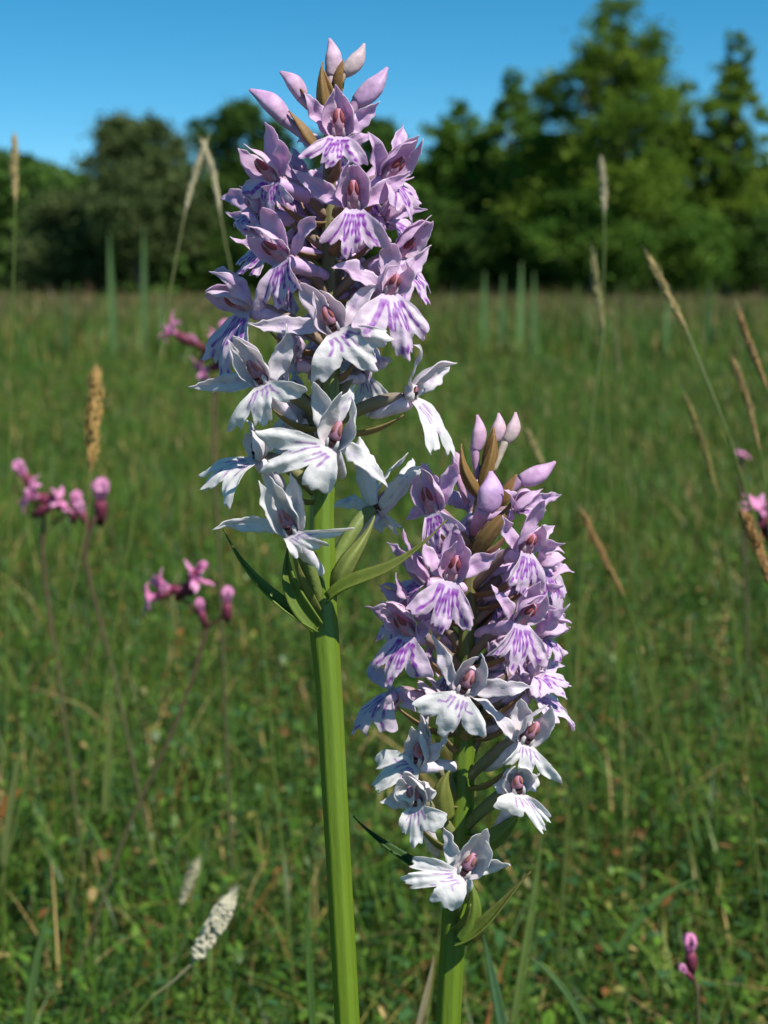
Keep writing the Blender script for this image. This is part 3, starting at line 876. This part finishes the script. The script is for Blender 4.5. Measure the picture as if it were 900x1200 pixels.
# ---------- taller orchid
DT = 0.300
AX_T = [(40, 388), (110, 386), (250, 386), (400, 388), (500, 384), (600, 377), (720, 378), (800, 385), (1000, 396), (1200, 407)]
WD_T = [(40, 8), (110, 10), (200, 15), (300, 18), (400, 22), (520, 25), (620, 29), (700, 34), (740, 34), (800, 31), (1000, 29), (1200, 29)]
axT = lambda y: interp(AX_T, y)
T_FLOWERS = [
 dict(c=(397, 160), yaw=5, w=.10, g=.05, H=(397, 110), L=(357, 110), R=(444, 120), A=(350, 183), M=(383, 200), B=(432, 190), near=1, pit=5),
 dict(c=(415, 244), yaw=6, w=.10, g=.05, H=(414, 194), L=(344, 197), R=(481, 201), A=(374, 284), M=(407, 303), B=(457, 289), near=2),
 dict(c=(322, 212), yaw=-48, w=.12, g=.05, H=(283, 174), D=(312, 146), L=None, R=(329, 160), A=(279, 221), M=(318, 252), B=(345, 236), S=(386, 242)),
 dict(c=(303, 250), yaw=-85, w=.12, g=.05, H=(284, 222), L=(262, 234), R=(316, 222), A=(268, 262), M=(286, 272), B=(306, 274)),
 dict(c=(334, 304), yaw=-32, w=.18, g=.1, H=(289, 273), D=(305, 240), L=(273, 281), R=(374, 252), A=(294, 364), M=(334, 360), B=(354, 338), S=(388, 326), near=1),
 dict(c=(292, 362), yaw=-78, w=.3, g=.1, H=(240, 345), L=(244, 318), R=(259, 320), A=(246, 420), M=(261, 447), B=(295, 440), S=(360, 381)),
 dict(c=(392, 388), yaw=4, w=.62, g=.25, H=(374, 343), D=(349, 330), L=(292, 386), R=(443, 332), A=(366, 445), M=(438, 434), B=(458, 392), near=3),
 dict(c=(452, 210), yaw=42, w=.12, g=.05, H=(491, 168), L=(440, 154), R=(474, 145), A=(455, 240), M=(484, 259), B=(489, 236)),
 dict(c=(464, 303), yaw=62, w=.15, g=.1, H=(506, 263), L=(452, 262), R=None, A=(468, 350), M=(500, 362), B=(499, 335)),
 dict(c=(456, 344), yaw=22, w=.28, g=.15, H=(472, 312), D=(460, 280), L=(389, 312), R=(506, 287), A=(412, 388), M=(475, 420), B=(504, 390), near=1),
 dict(c=(308, 450), yaw=-18, w=.88, g=.5, H=(273, 399), L=(222, 453), R=(342, 382), A=(264, 506), M=(311, 497), B=(361, 457), S=(352, 505), near=1),
 dict(c=(482, 468), yaw=70, w=.85, g=.45, H=(490, 448), D=(534, 418), L=(495, 402), R=(533, 432), A=(505, 528), M=(531, 535), B=(524, 500), S=(432, 488), O=500, r=9),
 dict(c=(388, 524), yaw=-10, w=1.0, g=.55, H=(407, 468), D=(366, 446), L=(420, 455), R=(455, 571), A=(308, 505), M=(312, 553), B=(380, 578), near=4, S=(402, 560, -8)),
 dict(c=(302, 538), yaw=-66, w=.92, g=.6, H=(292, 506), L=(287, 494), R=(318, 505), A=(233, 556), M=(240, 577), B=(262, 588), S=(335, 575)),
 dict(c=(342, 626), yaw=-12, w=1.0, g=.9, H=(311, 566), L=(249, 618), R=(341, 556), A=(346, 654), M=(378, 642), B=(413, 620), S=(380, 677), near=2, O=722),
 dict(c=(440, 600), yaw=148, w=1.0, g=.95, H=(482, 535), L=(501, 543), R=(392, 596), D=(421, 512), A=(466, 618), M=(462, 628), B=(440, 620), S=(403, 644, -17), O=685, bract=False),
 dict(c=(452, 258), yaw=88, w=.12, g=.05, s=.95, H=(486, 226), L=(468, 206), R=(492, 244), A=(470, 285), M=(488, 298), B=(494, 275)),
 dict(c=(318, 290), yaw=-100, w=.15, g=.05, s=.95, H=(276, 262), L=(268, 250), R=(292, 244), A=(276, 306), M=(284, 326), B=(304, 330)),
 # round the back of the spike
 dict(c=(392, 180), yaw=175, w=.12, g=.05, s=.85),
 dict(c=(430, 235), yaw=120, w=.12, g=.05, s=.85), dict(c=(352, 215), yaw=-125, w=.12, g=.05, s=.85),
 dict(c=(348, 330), yaw=-110, w=.2, g=.1, s=.85), dict(c=(428, 345), yaw=115, w=.25, g=.1, s=.85),
 dict(c=(425, 395), yaw=80, w=.45, g=.2, s=.9, near=-3), dict(c=(345, 425), yaw=-70, w=.5, g=.2, s=.85, near=-3),
 dict(c=(345, 505), yaw=-110, w=.85, g=.4, s=.8),
 dict(c=(360, 260), yaw=-140, w=.15, g=.1, s=.85),
 dict(c=(415, 300), yaw=150, w=.2, g=.1, s=.85),
 dict(c=(372, 400), yaw=-165, w=.5, g=.3, s=.9),
 dict(c=(425, 440), yaw=140, w=.7, g=.4, s=.85),
 dict(c=(350, 480), yaw=-145, w=.8, g=.5, s=.85),
]
S_orch = []
def orchid_plant(label, d, axt, wtab, ytop, cb, ct, ymix, flowers, ax):
    mbs, base = make_stem(None, d, axt, wtab, ytop, 1235, cb, ct, ymix)
    o = empty('orchid', base, label, 'orchid')
    mbs.build('stem', M['green'], o, base)
    for i, f in enumerate(flowers):
        make_flower(o, d, ax, f, i)
    return o
tall = orchid_plant('taller lilac and white spotted orchid spike on a thick ribbed green stem', DT, AX_T, WD_T, 95,
                    (0.135, 0.215, 0.016), (0.18, 0.165, 0.065), (300, 560), T_FLOWERS, axT)
LT = (.56, .36, .62)
make_bud(tall, (386, 45), (387, 90), (387, 124), DT, 24, (.58, .40, .56), .45, (377, 76), 2.0)
make_bud(tall, (427, 51), (402, 86), (391, 108), DT, 23, (.60, .46, .50), .75, (403, 70), 1.6)
make_bud(tall, (454, 79), (417, 121), (404, 142), DT, 29, (.52, .33, .58), .1, None)
make_bud(tall, (328, 84), (354, 116), (378, 138), DT, 24, (.56, .36, .56), .2, (352, 104), 1.4)
make_bud(tall, (292, 105), (335, 142), (376, 172), DT, 28, (.58, .34, .62), .15, (338, 130), 1.9)
leafy_bract(tall, [(383, 138), (380, 120), (374, 95), (378, 73)], DT, 1.5, (.26, .17, .05), (.36, .20, .075), (3, 4, 4, 3), nrm=CF)
leafy_bract(tall, [(389, 118), (398, 100), (400, 80), (396, 57)], DT, 1.3, (.28, .19, .06), (.36, .22, .085), (-1, -2, -2, -1), nrm=-CF)
# the two long green bracts at the foot of the spike, and the broad ones round the lowest ovaries
GB0, GB1 = (.17, .25, .035), (.15, .20, .035)
leafy_bract(tall, [(372, 738), (340, 716), (295, 690), (262, 620)], DT, 1.7, GB0, GB1, (5, 7, 6, 3))
leafy_bract(tall, [(384, 704), (420, 668), (450, 690), (523, 609)], DT, 2.1, GB0, (.20, .20, .06), (5, 9, 10, 8))
leafy_bract(tall, [(372, 735), (338, 700), (334, 670), (337, 640)], DT, 1.9, (.17, .25, .04), (.16, .22, .04), (6, 8, 8, 7), nrm=-CF)

leafy_bract(tall, [(394, 692), (402, 655), (428, 640), (440, 602)], DT, 1.9, (.22, .28, .06), (.28, .30, .10), (3, 6, 3, -2), nrm=CF, cup=.8)

# ---------- shorter orchid
DS = 0.312
AX_S = [(470, 578), (560, 566), (650, 553), (750, 547), (850, 545), (950, 541), (1050, 533), (1200, 525)]
WD_S = [(470, 7), (560, 11), (650, 17), (750, 21), (850, 25), (950, 28), (1050, 29), (1200, 29)]
axS = lambda y: interp(AX_S, y)
S_FLOWERS = [
 dict(c=(507, 600), yaw=-22, w=.12, g=.05, H=(489, 553), D=(497, 548), L=(478, 612), R=(538, 540), A=(496, 638), M=(512, 648), B=(548, 622), S=(552, 628), s=.95),
 dict(c=(527, 679), yaw=2, w=.14, g=.05, H=(541, 640), D=(535, 616), L=(492, 640), R=(588, 647), A=(477, 713), M=(514, 743), B=(556, 736), near=3),
 dict(c=(497, 682), yaw=-78, w=.15, g=.05, H=(470, 650), L=(452, 641), R=(471, 622), A=(463, 690), M=(468, 712), B=(484, 715)),
 dict(c=(480, 744), yaw=-28, w=.18, g=.1, H=(453, 711), L=(430, 712), R=(508, 742), A=(437, 774), M=(454, 804), B=(504, 793), near=1),
 dict(c=(461, 811), yaw=-76, w=.35, g=.2, H=(445, 830), L=(429, 782), R=(478, 836), A=(414, 845), M=(420, 863), B=(458, 857)),
 dict(c=(604, 600), yaw=78, w=.15, g=.05, H=(634, 577), D=(628, 574), L=(600, 578), R=(659, 583), A=(622, 610), M=(634, 606), B=(640, 598), s=.85),
 dict(c=(615, 646), yaw=36, w=.18, g=.05, H=(634, 620), D=(640, 588), L=(591, 605), R=(658, 619), A=(590, 682), M=(608, 697), B=(640, 692), near=1),
 dict(c=(633, 662), yaw=80, w=.2, g=.05, H=(660, 655), L=(655, 638), R=(672, 667), A=(630, 700), M=(648, 724), B=(658, 695)),
 dict(c=(609, 729), yaw=28, w=.2, g=.08, H=(638, 702), D=(634, 686), L=(578, 687), R=(652, 712), A=(575, 768), M=(597, 787), B=(642, 782), S=(554, 744), near=1),
 dict(c=(630, 746), yaw=78, w=.25, g=.1, H=(668, 737), L=(667, 721), R=(648, 724), A=(640, 770), M=(655, 778), B=(664, 768)),
 dict(c=(541, 812), yaw=-4, w=.82, g=.4, H=(562, 772), L=(508, 744), R=(624, 804), D=(556, 780), A=(484, 824), M=(516, 863), B=(570, 863), near=4),
 dict(c=(625, 790), yaw=58, w=.3, g=.2, H=(640, 765), L=(607, 786), R=(645, 760), A=(626, 814), M=(660, 820), B=(670, 800)),
 dict(c=(622, 815), yaw=70, w=.4, g=.2, H=(640, 790), L=(581, 750), R=(669, 782), A=(640, 846), M=(673, 855), B=(664, 828)),
 dict(c=(615, 871), yaw=18, w=.88, g=.5, H=(644, 831), D=(611, 821), L=(561, 815), R=(648, 838), A=(586, 895), M=(611, 908), B=(658, 918), S=(567, 903), near=1),
 dict(c=(608, 929), yaw=12, w=.95, g=.75, H=(606, 898), L=(581, 925), R=(636, 913), D=(596, 902), A=(580, 944), M=(637, 976), B=(644, 955), S=(577, 984)),
 dict(c=(490, 895), yaw=-55, w=.9, g=.6, H=(487, 858), D=(492, 840), L=(480, 866), R=(527, 859), A=(440, 884), M=(437, 927), B=(480, 940)),
 dict(c=(488, 943), yaw=-22, w=.92, g=.7, H=(474, 915), L=(446, 940), R=(502, 914), A=(470, 968), M=(488, 993), B=(524, 962), S=(514, 1006)),
 dict(c=(542, 1025), yaw=-16, w=1.0, g=.95, H=(567, 982), L=(521, 968), R=(599, 1011), A=(488, 1004), M=(472, 1033), B=(528, 1066), near=3, S=(552, 1055, -8), O=1085),
 dict(c=(624, 690), yaw=98, w=.2, g=.05, s=.95, H=(658, 668), L=(664, 690), R=(650, 655), A=(640, 722), M=(660, 742), B=(668, 716)),
 dict(c=(484, 718), yaw=-95, w=.2, g=.1, s=.9, H=(446, 692), L=(438, 712), R=(462, 676), A=(444, 738), M=(440, 752), B=(462, 760)),
 # round the back of the spike
 dict(c=(556, 600), yaw=172, w=.15, g=.05, s=.8),
 dict(c=(525, 640), yaw=-120, w=.15, g=.05, s=.85),
 dict(c=(585, 690), yaw=100, w=.2, g=.05, s=.85),
 dict(c=(515, 745), yaw=-100, w=.25, g=.1, s=.85), dict(c=(588, 775), yaw=70, w=.35, g=.15, s=.85, near=-3),
 dict(c=(508, 830), yaw=-80, w=.6, g=.3, s=.8), dict(c=(585, 850), yaw=95, w=.7, g=.4, s=.8),
 dict(c=(535, 690), yaw=-150, w=.15, g=.1, s=.85),
 dict(c=(575, 700), yaw=150, w=.2, g=.1, s=.85),
 dict(c=(530, 790), yaw=-160, w=.4, g=.2, s=.85),
 dict(c=(572, 800), yaw=140, w=.5, g=.3, s=.85),
]
short = orchid_plant('shorter lilac spotted orchid spike with white lower flowers and slimmer stem', DS, AX_S, WD_S, 545,
                     (0.120, 0.195, 0.016), (0.17, 0.14, 0.06), (640, 860), S_FLOWERS, axS)
make_bud(short, (559, 486), (556, 528), (560, 562), DS, 21, (.56, .34, .52), .05, None)
make_bud(short, (584, 484), (577, 517), (572, 552), DS, 21, (.62, .42, .50), .4, (579, 500), 1.7)
make_bud(short, (604, 483), (592, 517), (577, 553), DS, 20, (.60, .44, .48), .75, None)
make_bud(short, (651, 541), (609, 563), (582, 588), DS, 26, (.58, .33, .60), .1, (606, 556), 2.0)
make_bud(short, (575, 552), (567, 598), (552, 625), DS, 36, (.52, .32, .66), .05, None, dd=.008)
make_bud(short, (530, 528), (535, 556), (548, 590), DS, 20, (.60, .36, .60), .05, None)
leafy_bract(short, [(562, 580), (546, 562), (540, 545), (541, 520)], DS, 1.3, (.26, .16, .05), (.36, .20, .075), (3, 4, 4, 3), nrm=CF)
leafy_bract(short, [(566, 575), (570, 550), (579, 530), (579, 505)], DS, 1.4, (.26, .17, .05), (.36, .20, .075), (3, 4, 4, 3), nrm=CF)
leafy_bract(short, [(559, 648), (572, 622), (590, 610), (602, 583)], DS, 1.7, (.26, .20, .07), (.34, .17, .085), (5, 8, 8, 6), nrm=CF)
leafy_bract(short, [(532, 1106), (565, 1095), (585, 1060), (622, 1021)], DS, 1.6, GB0, (.16, .15, .05), (5, 8, 9, 9))
leafy_bract(short, [(525, 962), (513, 940), (518, 915), (527, 903)], DS, 2.3, (.20, .24, .05), (.26, .26, .07), (6, 8, 8, 7), nrm=CF)
leafy_bract(short, [(562, 995), (580, 985), (600, 965), (612, 950)], DS, 2.0, (.20, .27, .06), (.18, .25, .05), (6, 8, 9, 9), nrm=CF)
leafy_bract(short, [(540, 1105), (560, 1080), (558, 1050), (550, 1030)], DS, 1.9, (.15, .24, .035), (.18, .24, .045), (6, 7, 7, 6), nrm=CF)
leafy_bract(short, [(520, 1030), (480, 1012), (440, 985), (414, 956)], DS, 1.2, (.06, .13, .03), (.05, .11, .03), (-4, -6, -8, -8))

# ------------------------------------------------------------------ flowering grasses
STRAW = (0.408, 0.324, 0.144); GOLD = (0.432, 0.276, 0.090); PALE = (0.504, 0.456, 0.288); OLIVE = (0.240, 0.216, 0.066); GREENST = (.12, .17, .035); BROWN = (0.336, 0.204, 0.078)
def seed_stalk(label, head, stem, d, hw, hcol, scol, sw=3.0, fluffy=0.0, d2=None, seed=0, group='flowering grass stalks'):
    """head: pixels tip -> foot of the spike; stem: pixels from the foot down, carried on to the ground"""
    R = random.Random(seed)
    if d2 is None: d2 = d
    hp = catmull([at(x, y, d) for x, y in head], 16)
    sp_px = [head[-1]] + stem
    sp = [at(x, y, lerp(d, d2, i / max(1, len(stem)))) for i, (x, y) in enumerate(sp_px)]
    v = (sp[-1] - sp[-2])
    if v.z > -1e-4: v.z = -.02
    k = (sp[-1].z + .01) / -v.normalized().z
    if k > 0: sp.append(sp[-1] + v.normalized() * min(k, .6) if k < .6 else Vector((sp[-1].x + v.x * .5, sp[-1].y + v.y * .5, -.01)))
    base = Vector((sp[-1].x, sp[-1].y, 0))
    o = empty('grass_stalk', base, label, 'grass stalk', group)
    mb = MB()
    pts = catmull(sp, 26)
    r = sw / 2 / FPX * d * .62
    tube(mb, pts, [r * (.75 + .45 * i / 25) for i in range(26)], lambda t, a: mixc(scol, GREENST, min(1, 1.5 * t)), 8)
    mb.build('stem', M['seed'], o, base)
    mb = MB()
    HW = hw / 2 / FPX * d
    L = sum((hp[i + 1] - hp[i]).length for i in range(15))
    n = 110
    for i in range(n):
        t = (i + R.random()) / n
        q = t * 15; a_ = min(14, int(q)); c = hp[a_].lerp(hp[a_ + 1], q - a_)
        T_ = (hp[a_] - hp[a_ + 1]).normalized()
        env = math.sin(math.pi * min(1, .04 + .90 * t ** .85)) ** .8
        az = i * 2.4 + R.uniform(-.4, .4)
        s1 = T_.cross(CF).normalized(); s2 = T_.cross(s1)
        outd = s1 * math.cos(az) + s2 * math.sin(az)
        l = L * R.uniform(.14, .22) * (1 + fluffy * .4)
        rad = HW * env * R.uniform(.3, 1.0)
        st = c + outd * (HW * .08); e = c + outd * rad + T_ * l
        w_ = HW * .17 * (1 + .3 * R.random()) * (1 + 1.0 * fluffy)
        k = mixc(hcol, (hcol[0] * 1.35, hcol[1] * 1.3, hcol[2] * 1.3), R.random())
        if R.random() < .2 and not fluffy: k = mixc(k, (.18, .11, .05), .35)
        md = st.lerp(e, .45) + outd * w_ * .6
        sd2 = T_.cross(outd).normalized()
        vs = [st, md + sd2 * w_, md - sd2 * w_, md + outd * w_ * .8, e]
        mb.add(vs, [(0, 1, 3), (0, 3, 2), (0, 2, 1), (1, 4, 3), (3, 4, 2), (2, 4, 1)], k)
        if fluffy or R.random() < .35:
            mb.add([e - sd2 * w_ * .15, e + sd2 * w_ * .15, e + T_ * l * .7 + outd * rad * .3], [(0, 1, 2)], mixc(k, (.6, .55, .4), .5))
    tube(mb, hp, [HW * (.04 + .40 * math.sin(math.pi * (.02 + .90 * i / 15))) for i in range(16)], lambda t, a: hcol, 6)
    sh = mb.build('seed_head', M['seed'], o, base)
    sh.data.polygons.foreach_set('use_smooth', [False] * len(sh.data.polygons))
    return o
seed_stalk('golden brown plump grass head beside the pink flower pair', [(112, 447), (110, 490), (106, 550)], [(103, 600), (88, 680), (66, 770)], .62, 31, GOLD, (.24, .20, .08), 4, seed=1)
seed_stalk('pale straight grass stalk with a small head high against the sky', [(17, 168), (17, 200), (18, 236)], [(15, 350), (12, 480), (10, 640)], .75, 15, STRAW, GREENST, 4, seed=2)
seed_stalk('arching straw grass head bent over, paler half of a crossing pair', [(238, 176), (228, 205), (217, 248)], [(205, 310), (192, 385), (170, 520)], .70, 13, PALE, (.24, .22, .11), 4, seed=3)
seed_stalk('arching straw grass head drooping close to the taller orchid', [(240, 175), (250, 205), (258, 250)], [(264, 285), (272, 330), (285, 480)], .70, 12, PALE, (.24, .22, .11), 4, seed=4)
seed_stalk('upright pale grass head standing in front of the tallest tree', [(705, 193), (707, 220), (708, 250)], [(708, 300), (706, 380), (712, 520)], .80, 14, PALE, (.16, .22, .08), 4, seed=5)
seed_stalk('slightly bent green straw grass head below the upright pale one', [(696, 310), (700, 345), (707, 392)], [(700, 440), (692, 500), (686, 600)], .72, 15, (.30, .28, .12), (.16, .22, .08), 5, seed=6)
seed_stalk('leaning straw grass head on a long pale slanting stem', [(765, 310), (782, 345), (805, 388)], [(826, 440), (853, 510), (880, 595)], .55, 16, STRAW, (.26, .29, .15), 5, seed=7)
seed_stalk('leaning brown grass head near the frame edge above another leaning head', [(868, 374), (881, 410), (899, 455)], [(912, 500), (930, 560)], .55, 14, (.34, .22, .09), GREENST, 5, seed=8)
seed_stalk('leaning straw grass head just below the brown leaning one', [(862, 430), (876, 470), (890, 527)], [(897, 580), (905, 650)], .60, 13, (.34, .24, .10), GREENST, 4, seed=9)
seed_stalk('dull olive leaning grass head in the open meadow', [(808, 477), (824, 520), (841, 580)], [(850, 640), (858, 720)], .65, 12, OLIVE, GREENST, 4, seed=10)
seed_stalk('short faint grass head just above the shorter orchid buds', [(620, 509), (628, 527), (638, 550)], [(645, 590), (655, 680)], .85, 10, STRAW, GREENST, 4, seed=11)
seed_stalk('brown slanting grass head low beside the shorter orchid', [(687, 610), (706, 650), (731, 698)], [(742, 730), (760, 800)], .66, 13, BROWN, GREENST, 4, seed=12)
seed_stalk('wide rusty brown grass head beside the pink flower at the edge', [(874, 609), (888, 640), (905, 690)], [(918, 740), (935, 830)], .50, 24, (.36, .20, .07), GREENST, 5, seed=13)
seed_stalk('fluffy cream grass head lying low in the grass', [(264, 1063), (248, 1090), (227, 1127)], [(205, 1148), (175, 1172), (148, 1205)], .50, 27, (.55, .52, .38), (.34, .30, .20), 6, fluffy=1.0, seed=14)
seed_stalk('small dim cream grass head low in the grass above the fluffy one', [(228, 1018), (221, 1036), (211, 1062)], [(205, 1090), (198, 1140)], .60, 17, (.40, .38, .24), GREENST, 4, fluffy=.5, seed=15)
seed_stalk('tall thin bare looking grass stalk at the end of the reeds', [(722, 395), (724, 420), (726, 440)], [(728, 480), (735, 580)], 1.1, 8, (.22, .22, .10), GREENST, 4, seed=16)

# ------------------------------------------------------------------ pale reed blades rising in the meadow
def reed(label, px, ytop, d, wpx, lean, seed):
    R = random.Random(seed)
    t_ = at(px + lean, ytop, d)
    b_ = Vector((at(px, ytop, d).x, t_.y, -.01))
    mb = MB()
    ribbon(mb, (b_, b_.lerp(t_, .35), b_.lerp(t_, .7) + Vector((lean * .0004, 0, 0)), t_), Vector((R.uniform(-.4, .4), -1, .1)).normalized(),
           tip_profile(wpx / 2 / FPX * d, .3, .8, .8), lambda t, s: (.16, .28, .10), cup=.4, nu=14, nv=4)
    o = mb.build('reed_blade', M['bract'], None, Vector((b_.x, b_.y, 0)), solid=.0006)
    tag(o, label, 'reed', 'pale reed blades in the meadow')
for i, (px, yt, d, w_, ln, lb) in enumerate([
   (130, 272, 7.0, 8, -2, 'tall pale green reed blade nearest the round grey green tree'),
   (167, 266, 7.0, 7, 1, 'tall pale green reed blade paired beside the first one'),
   (190, 330, 7.0, 5, -2, 'short faint reed blade beside the tall pair'),
   (75, 330, 7.0, 6, 3, 'short faint reed blade standing apart past the tall pair'),
   (569, 318, 7.0, 8, -1, 'pale reed blade rising behind the gap between the orchids'),
   (588, 322, 7.0, 7, 2, 'second pale reed blade of the small group behind the orchids'),
   (610, 306, 7.0, 8, 1, 'tallest reed blade of the small group behind the orchids'),
   (628, 318, 7.0, 7, -2, 'last reed blade of the small group, towards the tallest tree'),
   (782, 335, 7.0, 7, 2, 'single pale reed blade under the upright yellow green tree'),
   (833, 328, 7.0, 7, -1, 'single pale reed blade close to the dark end bush')]):
    reed(lb, px, yt, d, w_, ln, 40 + i)

# ------------------------------------------------------------------ pink flowers
PK = (.76, .20, .48); PKL = (.84, .42, .66); MAR = (.10, .028, .035)
def pink_plant(label, flowers, stem, d, branches=(), seed=0):
    """flowers: (px, py, size_px, dir_deg, kind); stem: pixels from the top down"""
    R = random.Random(seed)
    sp = [at(x, y, d) for x, y in stem]
    v = (sp[-1] - sp[-2]).normalized()
    k = (sp[-1].z + .01) / max(.15, -v.z)
    e = sp[-1] + Vector((v.x, v.y, 0)) * min(k, .12); e.z = -.01
    sp.append(e)
    base = Vector((e.x, e.y, 0))
    o = empty('pink_flower', base, label, 'wildflower', 'pink flowers in the meadow')
    mb = MB()
    pts = catmull(sp, 24)
    r = 2.2 / FPX * d
    tube(mb, pts, [r] * 24, lambda t, a: mixc((.13, .06, .05), (.12, .13, .05), t), 8)
    for br in branches:
        bp = catmull([at(x, y, d) for x, y in br], 8)
        tube(mb, bp, [r * .8] * 8, lambda t, a: MAR, 6)
    mb.build('stem', M['seed'], o, base)
    for (px, py, sz, dg, kind) in flowers:
        c = at(px, py, d + R.uniform(-.006, .006))
        S = sz * 1.5 / FPX * d
        a = math.radians(dg)
        ax = (CR * math.cos(a) + CU * math.sin(a) - CF * R.uniform(.1, .4)).normalized()
        s1 = ax.cross(CF).normalized(); s2 = ax.cross(s1)
        # calyx
        mb = MB()
        cp = [c - ax * S * .75, c - ax * S * .5, c - ax * S * .2, c]
        tube(mb, cp, [S * .08, S * .17, S * .18, S * .13], lambda t, q: mixc(MAR, (.30, .06, .12), t), 10)
        fl = mb.build('blossom' if kind == 'open' else 'bud', M['pink'], o, c)
        n = 11 if kind == 'open' else 4
        for i in range(n):
            q = 2 * math.pi * i / n + R.uniform(-.3, .3)
            out = s1 * math.cos(q) + s2 * math.sin(q)
            mb = MB()
            if kind == 'open':
                e = c + ax * S * R.uniform(.05, .6) + out * S * R.uniform(.4, .75)
                P = (c - ax * S * .1, c + ax * S * .28 + out * S * .08, c + ax * S * .4 + out * S * .3, e)
                wv = S * .11
            else:
                e = c + ax * S * .6 + out * S * .04
                P = (c - ax * S * .1, c + ax * S * .1 + out * S * .16, c + ax * S * .35 + out * S * .17, e)
                wv = S * .2
            kk = mixc(PK, PKL, R.random())
            ribbon(mb, P, ax, tip_profile(wv, .65, .3, .6), lambda t, s: mixc(kk, PKL, .4 * t), cup=.25, wave=S * .03, nu=10, nv=5)
            mb.build('petal', M['pink'], fl, c, solid=.0003)
    return o
pink_plant('ragged pink flower cluster behind the golden grass head', [(46, 583, 30, 160, 'open'), (28, 556, 22, 120, 'bud'), (60, 592, 24, 30, 'open'), (88, 592, 20, 80, 'bud')], [(52, 604), (50, 650), (58, 720), (70, 800)], .85, [[(60, 615), (75, 605), (88, 600)], [(50, 605), (36, 580), (28, 565)]], 1)
pink_plant('deep pink flower bud with dark stem next to the golden grass head', [(118, 585, 30, 85, 'bud'), (96, 600, 18, 110, 'bud')], [(112, 605), (100, 650), (118, 730), (140, 820)], .85, [[(106, 625), (100, 612), (96, 605)]], 2)
pink_plant('pink flowers and round bud on a dark branching stem below the taller orchid bract', [(200, 690, 26, 170, 'open'), (222, 684, 24, 50, 'open'), (182, 698, 20, 190, 'open'), (266, 706, 22, 88, 'bud'), (236, 716, 18, 100, 'bud'), (232, 668, 16, 40, 'bud')], [(242, 725), (236, 760), (205, 850), (150, 970), (122, 1050)], .70, [[(242, 735), (258, 725), (265, 715)], [(240, 728), (225, 712), (212, 700)]], 3)
pink_plant('pink flowers on a reddish stem half hidden behind the taller orchid', [(207, 392, 22, 150, 'open'), (262, 392, 20, 80, 'bud'), (252, 408, 22, 40, 'open'), (246, 432, 22, 200, 'open'), (230, 402, 16, 140, 'bud')], [(252, 440), (252, 480), (250, 540), (256, 640)], .85, [[(252, 420), (232, 405), (212, 396)], [(253, 425), (260, 408), (262, 398)]], 4)
pink_plant('bright pink flower cut by the frame edge beside the rusty grass head', [(894, 604, 26, 100, 'open'), (902, 612, 22, 20, 'open'), (910, 596, 20, 60, 'bud')], [(900, 620), (905, 680), (912, 760)], .75, [], 5)
pink_plant('tiny far pink flower alone in the open meadow', [(868, 538, 12, 80, 'open')], [(868, 546), (869, 580), (872, 640)], 1.3, [], 6)
pink_plant('single closed pink bud standing low in the corner grass', [(809, 1115, 25, 97, 'bud'), (804, 1139, 13, 130, 'bud')], [(811, 1138), (817, 1165), (818, 1195)], .50, [[(813, 1150), (808, 1144), (805, 1141)]], 7)

# ------------------------------------------------------------------ single leaves and stems that stand out low in the grass
def blade(label, pts, d, wpx, c, group='leaves standing out of the grass', name='grass_leaf', dz=0.0):
    P = [at(x, y, d + dz * i) for i, (x, y) in enumerate(pts)]
    mb = MB()
    ribbon(mb, P, (-CF * .8 + CU * .5).normalized(), tip_profile(wpx / 2 / FPX * d, .3, .8, .9), lambda t, s: mixc(c, tuple(v * .75 for v in c), abs(s) * .4), cup=.35, nu=18, nv=4)
    o = mb.build(name, M['bract'], None, Vector((P[0].x, P[0].y, P[0].z)), solid=.0003)
    tag(o, label, 'grass leaf' if name == 'grass_leaf' else 'stem', group)
    return o
BL = [
 ('blue green grass leaf rising beside the shorter orchid stem', [(590, 1215), (585, 1180), (576, 1140), (566, 1095)], .42, 12, (.07, .15, .06)),
 ('long thin grass leaf leaning away from the shorter orchid stem', [(690, 1215), (672, 1170), (650, 1140), (618, 1120)], .45, 8, (.07, .14, .04)),
 ('upright yellow green grass leaf between the orchid and the corner bud', [(600, 1210), (612, 1130), (628, 1050), (634, 980)], .50, 10, (.14, .21, .05)),
 ('thin grass leaf close to the taller orchid stem', [(366, 1210), (364, 1150), (358, 1090), (362, 1040)], .45, 8, (.08, .16, .035)),
 ('straw coloured dead leaf at the foot of the orchids', [(488, 1215), (494, 1180), (505, 1150), (508, 1120)], .42, 7, (.34, .29, .17)),
 ('arching green leaf above the corner pink bud', [(720, 1120), (750, 1070), (775, 1045), (815, 1030)], .55, 9, (.09, .18, .04)),
 ('orange brown withered leaf near the frame edge', [(2, 960), (8, 940), (16, 930), (26, 925)], .70, 14, (.30, .13, .035)),
 ('tall yellow green leaf standing at the frame edge', [(5, 1020), (8, 960), (18, 890), (36, 850)], .62, 9, (.16, .20, .06)),
 ('upright yellow green leaf below the golden grass head', [(122, 960), (126, 900), (130, 850), (134, 790)], .70, 9, (.15, .20, .05)),
 ('pale green leaf stub low left of the taller orchid', [(30, 1215), (36, 1160), (45, 1110), (58, 1060)], .52, 10, (.10, .18, .05)),
]
for lb, pts, d, w_, c in BL:
    pts2 = list(pts)
    blade(lb, pts2, d, w_, c)
